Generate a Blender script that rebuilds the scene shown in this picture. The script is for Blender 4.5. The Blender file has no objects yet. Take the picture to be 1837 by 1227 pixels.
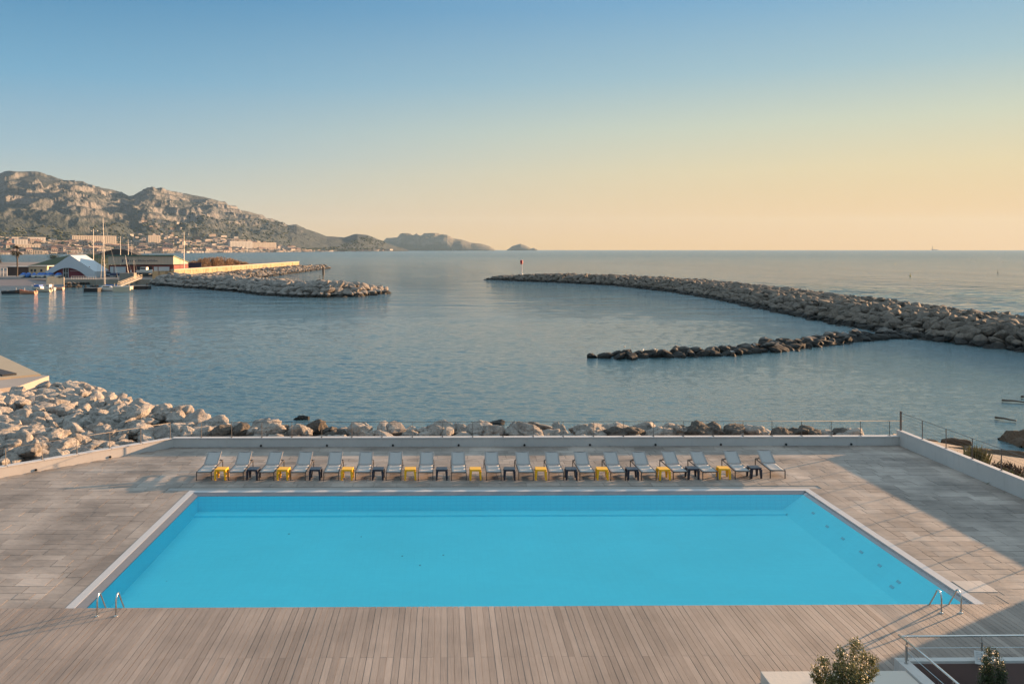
import bpy, bmesh, math, random
import numpy as np
from mathutils import Vector, Matrix, noise as mnoise
R = math.radians
random.seed(7); rng = np.random.default_rng(7)
scene = bpy.context.scene
COL = scene.collection

# ---------------------------------------------------------------- camera
H = 9.75            # eye height above the terrace
F = 1480.0; CX = 812.0; HY = 447.5; TH = R(0.6)     # lens data measured in the 1837 px wide photograph
SEA = -2.6
cam = bpy.data.cameras.new('camera'); camo = bpy.data.objects.new('camera', cam); COL.objects.link(camo)
camo.location = (0, 0, H); camo.rotation_euler = (R(90), 0, -TH)
cam.sensor_width = 36; cam.lens = F/1837*36
cam.shift_x = (918.5-CX)/1837; cam.shift_y = -(613.5-HY)/1837
cam.clip_start = 0.5; cam.clip_end = 60000
scene.camera = camo

# ---------------------------------------------------------------- sky, sun, exposure
SUN_EL, SUN_AZ = R(7.3), R(60.0)       # azimuth from +Y towards +X
world = bpy.data.worlds.new('World'); scene.world = world; world.use_nodes = True
nt = world.node_tree; nt.nodes.clear()
wo = nt.nodes.new('ShaderNodeOutputWorld'); bg = nt.nodes.new('ShaderNodeBackground')
sky = nt.nodes.new('ShaderNodeTexSky'); sky.sky_type = 'NISHITA'; sky.sun_disc = False
sky.sun_elevation = SUN_EL; sky.sun_rotation = SUN_AZ
sky.air_density = 1.0; sky.dust_density = 1.0; sky.ozone_density = 1.6; sky.altitude = 0
EXPO = 1.7
bg.inputs['Strength'].default_value = 0.15
# the low evening sky: the physical sky softened towards a measured dusk gradient (elevation x direction of the sun), its overhead part brightened as added fill
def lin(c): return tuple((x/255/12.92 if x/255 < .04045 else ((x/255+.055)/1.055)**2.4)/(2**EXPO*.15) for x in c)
tc_ = nt.nodes.new('ShaderNodeTexCoord'); sp_ = nt.nodes.new('ShaderNodeSeparateXYZ'); nt.links.new(tc_.outputs['Generated'], sp_.inputs[0])
def wramp(stops):
    r = nt.nodes.new('ShaderNodeValToRGB'); e = r.color_ramp.elements; r.color_ramp.interpolation = 'B_SPLINE' if False else 'EASE'
    while len(e) < len(stops): e.new(.5)
    for el, (p, c) in zip(e, stops): el.position = p; el.color = (*lin(c), 1)
    nt.links.new(sp_.outputs['Z'], r.inputs[0]); r.color_ramp.interpolation = 'LINEAR'; return r
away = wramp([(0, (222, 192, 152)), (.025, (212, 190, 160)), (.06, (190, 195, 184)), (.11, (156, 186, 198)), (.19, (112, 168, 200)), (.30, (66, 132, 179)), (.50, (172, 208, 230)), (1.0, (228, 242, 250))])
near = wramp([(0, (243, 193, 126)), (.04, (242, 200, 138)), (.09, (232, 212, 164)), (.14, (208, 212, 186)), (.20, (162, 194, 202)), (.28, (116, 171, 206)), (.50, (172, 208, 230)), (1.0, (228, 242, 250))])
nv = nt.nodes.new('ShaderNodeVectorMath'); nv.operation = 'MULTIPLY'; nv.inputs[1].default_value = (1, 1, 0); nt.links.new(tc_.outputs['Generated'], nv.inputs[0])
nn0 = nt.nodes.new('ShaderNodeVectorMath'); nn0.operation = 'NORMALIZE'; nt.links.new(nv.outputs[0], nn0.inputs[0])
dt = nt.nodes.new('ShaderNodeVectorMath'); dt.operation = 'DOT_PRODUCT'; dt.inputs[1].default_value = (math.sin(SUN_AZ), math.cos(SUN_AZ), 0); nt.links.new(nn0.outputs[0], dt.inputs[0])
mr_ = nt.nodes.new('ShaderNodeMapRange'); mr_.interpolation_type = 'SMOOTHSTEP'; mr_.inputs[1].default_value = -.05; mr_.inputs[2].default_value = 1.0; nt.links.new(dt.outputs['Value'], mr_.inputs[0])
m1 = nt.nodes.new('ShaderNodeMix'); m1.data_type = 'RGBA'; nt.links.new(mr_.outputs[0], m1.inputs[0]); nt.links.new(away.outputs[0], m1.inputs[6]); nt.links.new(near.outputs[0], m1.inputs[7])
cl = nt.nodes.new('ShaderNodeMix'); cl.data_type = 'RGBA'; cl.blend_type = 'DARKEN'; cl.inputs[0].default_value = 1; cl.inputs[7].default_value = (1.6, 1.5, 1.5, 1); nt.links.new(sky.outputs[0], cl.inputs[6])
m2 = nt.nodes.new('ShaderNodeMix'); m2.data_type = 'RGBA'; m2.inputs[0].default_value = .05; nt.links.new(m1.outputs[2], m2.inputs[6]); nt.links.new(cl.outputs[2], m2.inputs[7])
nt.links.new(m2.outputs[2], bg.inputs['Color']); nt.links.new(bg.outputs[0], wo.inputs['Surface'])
sl = bpy.data.lights.new('sun', 'SUN'); so = bpy.data.objects.new('sun', sl); COL.objects.link(so)
sl.energy = 5.0; sl.angle = R(0.5); sl.color = (1.0, 0.60, 0.32)
sd = Vector((math.sin(SUN_AZ)*math.cos(SUN_EL), math.cos(SUN_AZ)*math.cos(SUN_EL), math.sin(SUN_EL)))
so.rotation_euler = sd.to_track_quat('Z', 'Y').to_euler()
vs = scene.view_settings; vs.view_transform = 'Standard'; vs.look = 'None'; vs.gamma = 1; vs.exposure = EXPO
vs.use_curve_mapping = False

# ---------------------------------------------------------------- helpers
def at(px, py, z=0.0):
    """point on the level z seen at a photograph pixel"""
    dx, dz = (px-CX)/F, (HY-py)/F
    t = (z-H)/dz
    x, y = dx*t, t
    return Vector((x*math.cos(TH)+y*math.sin(TH), -x*math.sin(TH)+y*math.cos(TH), z))
def atd(px, py, d):
    """point at depth d metres along the view axis"""
    x, y = (px-CX)/F*d, d
    return Vector((x*math.cos(TH)+y*math.sin(TH), -x*math.sin(TH)+y*math.cos(TH), H+(HY-py)/F*d))
def pix(p):
    x = p[0]*math.cos(TH)-p[1]*math.sin(TH); y = p[0]*math.sin(TH)+p[1]*math.cos(TH)
    return CX+F*x/y, HY+F*(H-p[2])/y, y

def tag(o, label=None, cat=None, group=None, kind=None):
    if label: o['label'] = label
    if cat: o['category'] = cat
    if group: o['group'] = group
    if kind: o['kind'] = kind
    return o
def empty(name, loc, rz=0.0):
    o = bpy.data.objects.new(name, None); COL.objects.link(o); o.location = loc; o.rotation_euler.z = rz
    o.empty_display_size = 0.2
    return o
def kids(o, allo=None): return list(o.children)
def copy_tree(o, parent=None):
    c = o.copy(); COL.objects.link(c)
    if parent is not None:
        c.parent = parent
    for ch in list(o.children): copy_tree(ch, c)
    return c

class MB:
    def __init__(s): s.v = []; s.f = []; s.m = []; s.c = []; s.usec = False; s.uv = None
    def add(s, vs_, fs, mi=0, col=None):
        n = len(s.v); s.v += [tuple(p) for p in vs_]; s.f += [tuple(i+n for i in f) for f in fs]; s.m += [mi]*len(fs)
        s.c += [1.0 if col is None else col]*len(vs_)
        if col is not None: s.usec = True
        return s
    def box(s, x0, x1, y0, y1, z0, z1, mi=0, col=None, M=None):
        vv = [Vector(p) for p in ((x0,y0,z0),(x1,y0,z0),(x1,y1,z0),(x0,y1,z0),(x0,y0,z1),(x1,y0,z1),(x1,y1,z1),(x0,y1,z1))]
        if M is not None: vv = [M @ p for p in vv]
        return s.add(vv, [(0,3,2,1),(4,5,6,7),(0,1,5,4),(1,2,6,5),(2,3,7,6),(3,0,4,7)], mi, col)
    def quad(s, a, b, c, d, mi=0, col=None): return s.add([a,b,c,d], [(0,1,2,3)], mi, col)
    def tube(s, pts, r, n=8, mi=0, r2=None, cap=True):
        pts = [Vector(p) for p in pts]; k = len(pts); rings = []
        up = Vector((0,0,1))
        prev = None
        for i, p in enumerate(pts):
            d = (pts[min(i+1,k-1)]-pts[max(i-1,0)]).normalized()
            if prev is None:
                a = d.cross(up if abs(d.z) < .9 else Vector((1,0,0))).normalized()
            else:
                a = (prev - d*prev.dot(d)).normalized()
            prev = a; b = d.cross(a)
            rr = r if r2 is None else r+(r2-r)*i/(k-1)
            rings.append([p+(a*math.cos(t)+b*math.sin(t))*rr for t in [2*math.pi*j/n for j in range(n)]])
        vv = [q for ring in rings for q in ring]; ff = []
        for i in range(k-1):
            for j in range(n):
                ff.append((i*n+j, i*n+(j+1)%n, (i+1)*n+(j+1)%n, (i+1)*n+j))
        if cap: ff += [tuple(range(n-1,-1,-1)), tuple((k-1)*n+j for j in range(n))]
        return s.add(vv, ff, mi)
    def bar(s, a, b, w, h, mi=0):
        """rectangular bar between two points"""
        a = Vector(a); b = Vector(b); d = (b-a).normalized()
        x = d.cross(Vector((0,0,1)) if abs(d.z) < .95 else Vector((0,1,0))).normalized(); y = x.cross(d)
        vv = []
        for p in (a, b):
            for sx, sy in ((-1,-1),(1,-1),(1,1),(-1,1)): vv.append(p+x*sx*w/2+y*sy*h/2)
        return s.add(vv, [(0,1,2,3),(7,6,5,4),(0,4,5,1),(1,5,6,2),(2,6,7,3),(3,7,4,0)], mi)
    def lathe(s, prof, c=(0,0,0), n=16, mi=0):
        vv = []; ff = []; k = len(prof)
        for (r, z) in prof:
            for j in range(n):
                t = 2*math.pi*j/n; vv.append((c[0]+r*math.cos(t), c[1]+r*math.sin(t), c[2]+z))
        for i in range(k-1):
            for j in range(n): ff.append((i*n+j, i*n+(j+1)%n, (i+1)*n+(j+1)%n, (i+1)*n+j))
        ff += [tuple(range(n-1,-1,-1)), tuple((k-1)*n+j for j in range(n))]
        return s.add(vv, ff, mi)
    def prism(s, poly, z0, z1, mi=0):
        n = len(poly); vv = [(p[0],p[1],z0) for p in poly]+[(p[0],p[1],z1) for p in poly]
        ff = [tuple(range(n-1,-1,-1)), tuple(range(n,2*n))]+[(i,(i+1)%n,n+(i+1)%n,n+i) for i in range(n)]
        return s.add(vv, ff, mi)
    def build(s, name, mat, parent=None, smooth=False, bevel=0, loc=None):
        me = bpy.data.meshes.new(name); me.from_pydata(s.v, [], s.f)
        mats = mat if isinstance(mat, (list, tuple)) else [mat]
        for m in mats: me.materials.append(m)
        if len(mats) > 1: me.polygons.foreach_set('material_index', s.m)
        if s.usec:
            a = me.attributes.new('tone', 'FLOAT', 'POINT'); a.data.foreach_set('value', s.c)
        if smooth: me.polygons.foreach_set('use_smooth', [True]*len(me.polygons))
        me.update()
        bm = bmesh.new(); bm.from_mesh(me)
        if not s.usec: bmesh.ops.recalc_face_normals(bm, faces=bm.faces)
        bm.to_mesh(me); bm.free()
        o = bpy.data.objects.new(name, me); COL.objects.link(o)
        if parent is not None: o.parent = parent
        if loc is not None: o.location = loc
        if bevel:
            b = o.modifiers.new('bevel', 'BEVEL'); b.width = bevel; b.segments = 2; b.limit_method = 'ANGLE'
        return o
def npmesh(name, V, Fq, mat, attrs=None, smooth=False, parent=None):
    """mesh from numpy arrays; Fq is (n,3) or (n,4)"""
    me = bpy.data.meshes.new(name); nv, nf, k = len(V), len(Fq), Fq.shape[1]
    me.vertices.add(nv); me.vertices.foreach_set('co', np.ascontiguousarray(V, np.float32).ravel())
    me.loops.add(nf*k); me.loops.foreach_set('vertex_index', np.ascontiguousarray(Fq, np.int32).ravel())
    me.polygons.add(nf); me.polygons.foreach_set('loop_start', np.arange(0, nf*k, k, dtype=np.int32))
    me.polygons.foreach_set('loop_total', np.full(nf, k, np.int32))
    me.polygons.foreach_set('use_smooth', np.full(nf, smooth, bool))
    me.materials.append(mat)
    for an, av in (attrs or {}).items():
        a = me.attributes.new(an, 'FLOAT', 'POINT'); a.data.foreach_set('value', np.ascontiguousarray(av, np.float32))
    me.update(calc_edges=True)
    o = bpy.data.objects.new(name, me); COL.objects.link(o)
    if parent is not None: o.parent = parent
    return o
def gridfaces(nr, nc):
    i = np.arange(nr-1)[:,None]*nc+np.arange(nc-1)[None,:]
    return np.stack([i, i+1, i+nc+1, i+nc], -1).reshape(-1,4)

# numpy value noise
def vnoise(x, y, seed=0):
    xi = np.floor(x).astype(np.int64); yi = np.floor(y).astype(np.int64); fx = x-xi; fy = y-yi
    fx = fx*fx*fx*(fx*(fx*6-15)+10); fy = fy*fy*fy*(fy*(fy*6-15)+10)
    def h(a, b):
        n = (a*374761393+b*668265263+seed*1442695041) & 0xffffffff
        n = ((n ^ (n >> 13))*1274126177) & 0xffffffff
        return ((n ^ (n >> 16)) & 0xffff)/65535.0
    return (h(xi,yi)*(1-fx)+h(xi+1,yi)*fx)*(1-fy)+(h(xi,yi+1)*(1-fx)+h(xi+1,yi+1)*fx)*fy
def fbm(x, y, oct=5, seed=0, ridged=False):
    s = 0; a = .5; t = 0
    for o in range(oct):
        n = vnoise(x, y, seed+o*17)
        if ridged: n = (1-abs(2*n-1))
        s = s+a*n; t += a; a *= .5; x, y = x*2.03+3.1, y*2.03+1.7
    return s/t

# ---------------------------------------------------------------- materials
class NM:
    def __init__(s, name):
        s.m = bpy.data.materials.new(name); s.m.use_nodes = True; s.t = s.m.node_tree; s.n = s.t.nodes
        s.p = s.n['Principled BSDF']; s.o = s.n['Material Output']
    def node(s, typ, **kw):
        n = s.n.new(typ)
        for k, v in kw.items():
            if k.startswith('i_'): n.inputs[k[2:].replace('_', ' ')].default_value = v
            else: setattr(n, k, v)
        return n
    def link(s, a, b): s.t.links.new(a, b)
    def coord(s, which='Object', scale=(1,1,1), rot=(0,0,0)):
        if which == 'World': c = s.node('ShaderNodeNewGeometry').outputs['Position']
        else: c = s.node('ShaderNodeTexCoord').outputs[which]
        m = s.node('ShaderNodeMapping'); m.inputs['Scale'].default_value = scale; m.inputs['Rotation'].default_value = rot
        s.link(c, m.inputs['Vector']); return m.outputs[0]
    def noise(s, vec, scale, detail=5, rough=.55, dist=0):
        n = s.node('ShaderNodeTexNoise'); n.inputs['Scale'].default_value = scale; n.inputs['Detail'].default_value = detail
        n.inputs['Roughness'].default_value = rough; n.inputs['Distortion'].default_value = dist
        s.link(vec, n.inputs['Vector']); return n.outputs['Fac']
    def ramp(s, fac, stops):
        r = s.node('ShaderNodeValToRGB'); e = r.color_ramp.elements
        while len(e) < len(stops): e.new(.5)
        for el, (p, c) in zip(e, stops):
            el.position = p; el.color = (*c, 1) if not isinstance(c, (int, float)) else (c, c, c, 1)
        s.link(fac, r.inputs[0]); return r.outputs[0]
    def math(s, op, a, b=None, clamp=False):
        n = s.node('ShaderNodeMath', operation=op, use_clamp=clamp)
        for i, v in enumerate((a, b)):
            if v is None: continue
            if isinstance(v, (int, float)): n.inputs[i].default_value = v
            else: s.link(v, n.inputs[i])
        return n.outputs[0]
    def mix(s, f, a, b, mode='MIX'):
        n = s.node('ShaderNodeMix', data_type='RGBA', blend_type=mode)
        for sock, v in ((n.inputs[0], f), (n.inputs[6], a), (n.inputs[7], b)):
            if isinstance(v, (int, float)): sock.default_value = v
            elif isinstance(v, tuple): sock.default_value = (*v, 1)
            else: s.link(v, sock)
        return n.outputs[2]
    def bump(s, h, strength=.3, dist=.02, prev=None):
        b = s.node('ShaderNodeBump'); b.inputs['Strength'].default_value = strength; b.inputs['Distance'].default_value = dist
        s.link(h, b.inputs['Height'])
        if prev is not None: s.link(prev, b.inputs['Normal'])
        return b.outputs[0]
    def out(s, col=None, rough=None, normal=None, metal=None, spec=None):
        for k, v in (('Base Color', col), ('Roughness', rough), ('Metallic', metal), ('Specular IOR Level', spec)):
            if v is None: continue
            if isinstance(v, tuple): s.p.inputs[k].default_value = (*v, 1)
            elif isinstance(v, (int, float)): s.p.inputs[k].default_value = v
            else: s.link(v, s.p.inputs[k])
        if normal is not None: s.link(normal, s.p.inputs['Normal'])
        return s.m

def simple(name, col, rough=.6, metal=0.0, var=.12, scale=3, bump=.0, coord='Object', bscale=30, spec=None):
    n = NM(name); v = n.coord(coord)
    f = n.noise(v, scale, 5, .6)
    c = n.mix(f, tuple(x*(1-var) for x in col), tuple(min(1, x*(1+var)) for x in col))
    nm = n.bump(n.noise(v, bscale, 4), bump, .02) if bump else None
    return n.out(c, rough, nm, metal, spec)

def tonemat(name, dark, light, rough=.8, scale=4, streak=(1,1,1), bump=.3, bdist=.01, stains=.25, coord='Object', tw=.5):
    n = NM(name); v = n.coord(coord); vs_ = n.coord(coord, streak)
    a = n.node('ShaderNodeAttribute', attribute_name='tone').outputs['Fac']
    f = n.noise(vs_, scale, 6, .65)
    f2 = n.noise(v, .35, 4, .6)
    t = n.math('ADD', n.math('MULTIPLY', a, tw), n.math('MULTIPLY', f, 1.02-tw))
    c = n.mix(t, dark, light)
    s = n.ramp(f2, [(.35, 1-stains), (.65, 1.0)])
    c = n.mix(1.0, c, s, 'MULTIPLY')
    nm = n.bump(f, bump, bdist)
    return n, c, rough, nm

# ================================================================ SEA
def sea_mat():
    n = NM('sea_water')
    v = n.coord('World')
    vr = n.coord('World', (1, 1.9, 1), (0, 0, R(-12)))
    # sheltered, smoother water near the beach and in streaks
    big = n.noise(n.coord('World', (1, .35, 1)), .018, 4, .6)
    calm = n.ramp(big, [(.42, .65), (.62, 1.0)])
    geo = n.node('ShaderNodeNewGeometry').outputs['Position']
    sep = n.node('ShaderNodeSeparateXYZ'); n.link(geo, sep.inputs[0])
    # harbour calm: distance from the beach corner
    def dist_to(x, y):
        a = n.math('POWER', n.math('SUBTRACT', sep.outputs['X'], x), 2); b = n.math('POWER', n.math('SUBTRACT', sep.outputs['Y'], y), 2)
        return n.math('SQRT', n.math('ADD', a, b))
    dbeach = n.node('ShaderNodeMapRange'); n.link(dist_to(42, 72), dbeach.inputs[0])
    dbeach.inputs[1].default_value = 8; dbeach.inputs[2].default_value = 60; dbeach.inputs[3].default_value = .55; dbeach.inputs[4].default_value = 1
    mar = n.node('ShaderNodeMapRange'); n.link(dist_to(-70, 215), mar.inputs[0])
    mar.inputs[1].default_value = 15; mar.inputs[2].default_value = 110; mar.inputs[3].default_value = .85; mar.inputs[4].default_value = 1
    far = n.node('ShaderNodeMapRange'); n.link(dist_to(0, 0), far.inputs[0])
    far.inputs[1].default_value = 60; far.inputs[2].default_value = 420; far.inputs[3].default_value = 1.0; far.inputs[4].default_value = 2.2
    amp = n.math('MULTIPLY', n.math('MULTIPLY', calm, far.outputs[0]), n.math('MULTIPLY', dbeach.outputs[0], mar.outputs[0]))
    w1 = n.noise(vr, 3.6, 3, .6, .4)
    w2 = n.noise(n.coord('World', (1, 2.2, 1), (0, 0, R(18))), .35, 3, .6, .3)
    w3 = n.noise(n.coord('World', (1, 2.4, 1)), .055, 3, .55)
    fr_ = n.node('ShaderNodeMapRange'); n.link(dist_to(0, 0), fr_.inputs[0]); fr_.inputs[1].default_value = 140; fr_.inputs[2].default_value = 330
    hf = n.math('MULTIPLY', n.math('ADD', n.math('MULTIPLY', w2, 3.0), n.math('MULTIPLY', w3, 12)), fr_.outputs[0])
    h = n.math('MULTIPLY', n.math('ADD', n.math('MULTIPLY', w1, .11), hf), n.math('MULTIPLY', calm, n.math('MULTIPLY', dbeach.outputs[0], mar.outputs[0])))
    nm = n.bump(h, 1.0, 1.0)
    col = n.mix(n.noise(v, .01, 3), (.050, .108, .128), (.062, .128, .146))
    rg = n.node('ShaderNodeMapRange'); n.link(dist_to(0, 0), rg.inputs[0]); rg.inputs[1].default_value = 60; rg.inputs[2].default_value = 1500; rg.inputs[3].default_value = .06; rg.inputs[4].default_value = .20
    n.out(col, rg.outputs[0], nm); n.p.inputs['IOR'].default_value = 1.7
    return n.m
seaM = sea_mat()
azf = np.radians(np.arange(-38, 47, .09)); azc = np.radians(np.arange(47+4, 360-38-1, 5))
az = np.concatenate([azf, azc]); rr = [.5, 12, 24, 34]; q = 36.0
while q < 12600:
    rr.append(q); q += q*(.0021 if q < 90 else .0032 if q < 150 else .005 if q < 300 else .008 if q < 700 else .02 if q < 3000 else .12)
rr = np.array(rr+[12600.0]); nR, nA = len(rr), len(az)
X = rr[:, None]*np.sin(az)[None]; Y = rr[:, None]*np.cos(az)[None]; Zw = np.zeros_like(X)
spc = np.gradient(rr)[:, None]+0*X
dB = np.hypot(X-42, Y-72); dM = np.hypot(X+70, Y-215)
amp = np.clip((dB-6)/70, .38, 1)*np.clip((dM-10)/120, .85, 1)*(.72+.5*np.clip((fbm(X/38, Y/75, 3, 4)-.3)*2.2, 0, 1))
# outside the breakwaters the sea is rougher
outer = np.clip((Y-330-np.maximum(0, -X)*.25)/60, 0, 1)
bx = np.interp(Y, [60, 99, 125, 195, 307, 335], [80, 68, 63, 64.5, 39, 12]); outer = np.maximum(outer, np.clip((X-bx-18)/8, 0, 1)*(Y > 60))
amp = amp*(1-outer)+outer*1.9
g = np.random.default_rng(5)
for i in range(60):
    lam = .32*(26 ** (i/59.0)); th = g.normal(0, .45)+.1; k_ = 2*math.pi/lam; ph = g.uniform(0, 6.28)
    wt = np.clip((lam/spc-2.0)/2.0, 0, 1)
    if wt.max() <= 0: continue
    rowsel = np.where(wt.max(1) > 0)[0]; r0, r1 = rowsel[0], rowsel[-1]+1
    sl_ = .030 if lam < 1.3 else .011 if lam < 3 else .007
    arg = (X[r0:r1]*math.sin(th)+Y[r0:r1]*math.cos(th))*k_+ph+1.6*fbm(X[r0:r1]/(lam*4)+i, Y[r0:r1]/(lam*4), 1, i)
    w_ = np.sin(arg); Zw[r0:r1] += wt[r0:r1]*(1 if lam < 2.5 else (.2+outer[r0:r1]*1.3))*(sl_/k_*1.41)*w_
Zw *= amp*np.clip((rr[:, None]-34)/8, 0, 1)*np.clip((2800-rr[:, None])/800, 0, 1)
infine = (np.arange(nA) < len(azf))[None]; edge = np.minimum(np.arange(nA), np.abs(len(azf)-1-np.arange(nA)))[None]; Zw *= infine*np.clip(edge/20, 0, 1)
V = np.stack([X, Y, SEA+Zw], -1).reshape(-1, 3)
ii = (np.arange(nR-1)[:, None]*nA+np.arange(nA)[None]); jj = (np.arange(nR-1)[:, None]*nA+((np.arange(nA)+1) % nA)[None])
Fq = np.stack([ii, ii+nA, jj+nA, jj], -1).reshape(-1, 4)[:, ::-1]
tag(npmesh('sea', V, Fq, seaM, smooth=True), kind='structure'); print('sea verts', len(V))

# ================================================================ TERRACE
PX0, PX1, PY0, PY1 = -10.30, 14.87, 22.54, 33.50        # outer edge of the pool surround
WY = 40.85; WX = 22.67; LC = Vector((-13.4, 40.82, 0)); LD = Vector((-5.6, -5.38, 0)).normalized()
conc = simple('terrace_concrete', (.30, .28, .26), .85, bump=.3, bscale=12)
# body under the paving, with the pool pit and the stairwell left open
mb = MB()
base_poly = [(-26, 8), (-26, 29.3), (LC.x-.2, WY+.3), (WX+.25, WY+.3), (WX+.25, 8)]
SX0, SX1, SY0, SY1 = 10.46, 16.0, 10.0, 18.97
def solid(x0, x1, y0, y1): mb.box(x0, x1, y0, y1, -3.4, -.022)
solid(-13.4, PX0, 22.54, WY); solid(PX1, WX+.25, SY1, WY); solid(PX0, PX1, 33.5, WY)
solid(-13.4, PX1, SY1, 22.5); solid(-26, SX0, 8, SY1); solid(SX1, WX+.25, 8, SY1)
mb.prism([(-26, SY1), (-13.4, SY1), (-13.4, WY+.05), (-26, 29.0)], -3.4, -.022)
tag(mb.build('terrace_base', conc), kind='structure')

n, c, r_, nm = tonemat('stone_paving', (.19, .158, .135), (.52, .445, .385), .78, 3.0, (1, 2.4, 1), .7, .015, .5, tw=.42)
n.out(c, r_, nm); paveM = n.m
mb = MB()
def slab_rect(x0, x1, y0, y1, z=0.0, col=.5):
    g = random.choice((.005, .007, .011)); tz = z-random.random()*.006
    mb.box(x0+g, x1-g, y0+g, y1-g, tz-.05, tz, 0, col)
def wall_x(y):      # x of the slanting left wall at y
    t = (LC.y-y)/(-LD.y) if y < LC.y else 0
    return LC.x+LD.x*t
random.seed(11)
y = 22.56
while y < WY:
    h = random.choice((.42, .5, .5, .56)); y1 = min(y+h, WY)
    x = -25.5 + random.random()
    xl = wall_x((y+y1)/2)
    while x < WX:
        w = random.choice((.5, .7, .9, 1.1, 1.4)); x1 = x+w
        segs = [(max(x, xl), min(x1, WX))]
        out = []
        for a, b in segs:
            if b-a < .02: continue
            if y < PY1+.02 and y1 > 22.5:         # clip to the pool, with its border courses
                lo, hi = PX0-.95, PX1+.55
                if y >= PY1-.02: out.append((a, b)); continue
                if a < lo: out.append((a, min(b, lo)))
                if b > hi: out.append((max(a, hi), b))
            else: out.append((a, b))
        for a, b in out:
            if b-a > .02:
                slab_rect(a, b, max(y, PY1+.0) if (y < PY1 < y1 and a > PX0-.9 and b < PX1+.5) else y, y1, 0, min(1, max(0, random.gauss(.5, .22))) if random.random() > .05 else 1.0)
        x = x1
    y = y1
# border courses beside the pool
for x0, x1 in ((PX0-.95, PX0-.45), (PX0-.45, PX0), (PX1, PX1+.55)):
    y = 22.56
    while y < PY1:
        w = random.choice((.6, .9, 1.2, 1.5)); y1 = min(PY1, y+w); slab_rect(x0, x1, y, y1, 0, random.gauss(.45, .15)); y = y1
tag(mb.build('stone_paving', paveM), kind='structure')

# pale square covers let into the paving on the right
mb = MB()
coverM = simple('cover_slab', (.46, .40, .35), .75, bump=.3)
a = at(1712, 1062, 0); p0 = at(1707, 1042); p1 = at(1760, 1042); q0 = at(1745, 1062)
mb.box(p0.x, p0.x+.55, q0.y, p0.y, .001, .007); mb.box(p0.x+.56, p1.x, q0.y, p0.y, .001, .007)
tag(mb.build('manhole_cover', coverM), 'pale square two-piece slab cover set in the paving beside the pool\'s right near corner', 'cover')

# timber boards
n, c, r_, nm = tonemat('timber_boards', (.145, .112, .092), (.455, .375, .318), .72, 2.6, (11, .5, 1), .6, .006, .28, tw=.42)
grv = n.node('ShaderNodeTexWave', wave_type='BANDS', bands_direction='X'); grv.inputs['Scale'].default_value = 22
n.link(n.coord('Object'), grv.inputs['Vector'])
nm2 = n.bump(grv.outputs['Fac'], .5, .003, nm)
n.out(c, r_, nm2); woodM = n.m
mb = MB(); random.seed(5)
x = -26.0; pw = .161; joints = [12.0, 14.6, 16.9, 19.75, 22.55]
k = 0
while x < WX:
    g = random.choice((.006, .007, .009, .014)); ends = list(joints)
    if k % 3 == 1: ends = [12.0, 15.8, 18.2, 22.55]
    for a, b in zip(ends[:-1], ends[1:]):
        yb = b-.003
        if x+pw > SX0+.06 and x < SX1 and a < SY1:
            if b < SY1+.05: continue
            a = SY1
        tz = random.random()*.003; col = min(1, max(0, random.gauss(.5, .2)))
        mb.box(x+g/2, x+pw-g/2, a+.002, yb, -.03, tz, 0, col)
    x += pw; k += 1
tag(mb.build('timber_deck', woodM), kind='structure')

# ---------------------------------------------------------------- pool
tile = NM('pool_tiles')
br = tile.node('ShaderNodeTexBrick', offset=0.0); br.inputs['Scale'].default_value = 1
br.inputs['Brick Width'].default_value = .25; br.inputs['Row Height'].default_value = .25; br.inputs['Mortar Size'].default_value = .008
tile.link(tile.coord('Object', (1, 1, 1)), br.inputs['Vector'])
br.inputs['Color1'].default_value = (.09, .84, .985, 1); br.inputs['Color2'].default_value = (.095, .855, .995, 1); br.inputs['Mortar'].default_value = (.085, .81, .96, 1)
nz = tile.noise(tile.coord('Object'), .35, 3)
tile.out(tile.mix(1.0, br.outputs[0], tile.ramp(nz, [(.3, .93), (.7, 1.0)]), 'MULTIPLY'), .5); tileM = tile.m
wallt = NM('pool_wall_tiles')
br = wallt.node('ShaderNodeTexBrick', offset=0.0); br.inputs['Scale'].default_value = 1
br.inputs['Brick Width'].default_value = .25; br.inputs['Row Height'].default_value = .14; br.inputs['Mortar Size'].default_value = .012
mp = wallt.coord('Object', (1, 1, 1), (R(90), 0, 0)); wallt.link(mp, br.inputs['Vector'])
br.inputs['Color1'].default_value = (.09, .82, .95, 1); br.inputs['Color2'].default_value = (.095, .84, .97, 1); br.inputs['Mortar'].default_value = (.08, .77, .92, 1)
wallt.out(br.outputs[0], .4)
ix0, ix1, iy0, iy1 = PX0+.53, PX1-.50, PY0-.02, PY1-.62     # water's basin
DEP = -.72
mb = MB()
mb.quad((ix0, iy0, DEP), (ix1-.9, iy0, DEP), (ix1-.9, iy1-.55, DEP), (ix0, iy1-.55, DEP), 0)
mb.quad((ix0, iy1-.55, DEP), (ix1-.9, iy1-.55, DEP), (ix1-.9, iy1-.55, DEP+.07), (ix0, iy1-.55, DEP+.07), 0)
mb.quad((ix0, iy1-.55, DEP+.07), (ix1, iy1-.55, DEP+.07), (ix1, iy1, DEP+.07), (ix0, iy1, DEP+.07), 0)
mb.quad((ix0, iy1, DEP+.07), (ix1, iy1, DEP+.07), (ix1, iy1, -.06), (ix0, iy1, -.06), 1)
mb.quad((ix0, iy0, DEP), (ix0, iy1, DEP), (ix0, iy1, -.06), (ix0, iy0, -.06), 0)
mb.quad((ix1-.9, iy0, DEP), (ix1-.9, iy1+.3, DEP), (ix1, iy1+.3, -.06), (ix1, iy0, -.06), 0)
mb.quad((ix0, iy0, DEP), (ix1, iy0, DEP), (ix1, iy0, -.06), (ix0, iy0, -.06), 0)
tag(mb.build('pool_basin', [tileM, wallt.m]), kind='structure')
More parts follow.
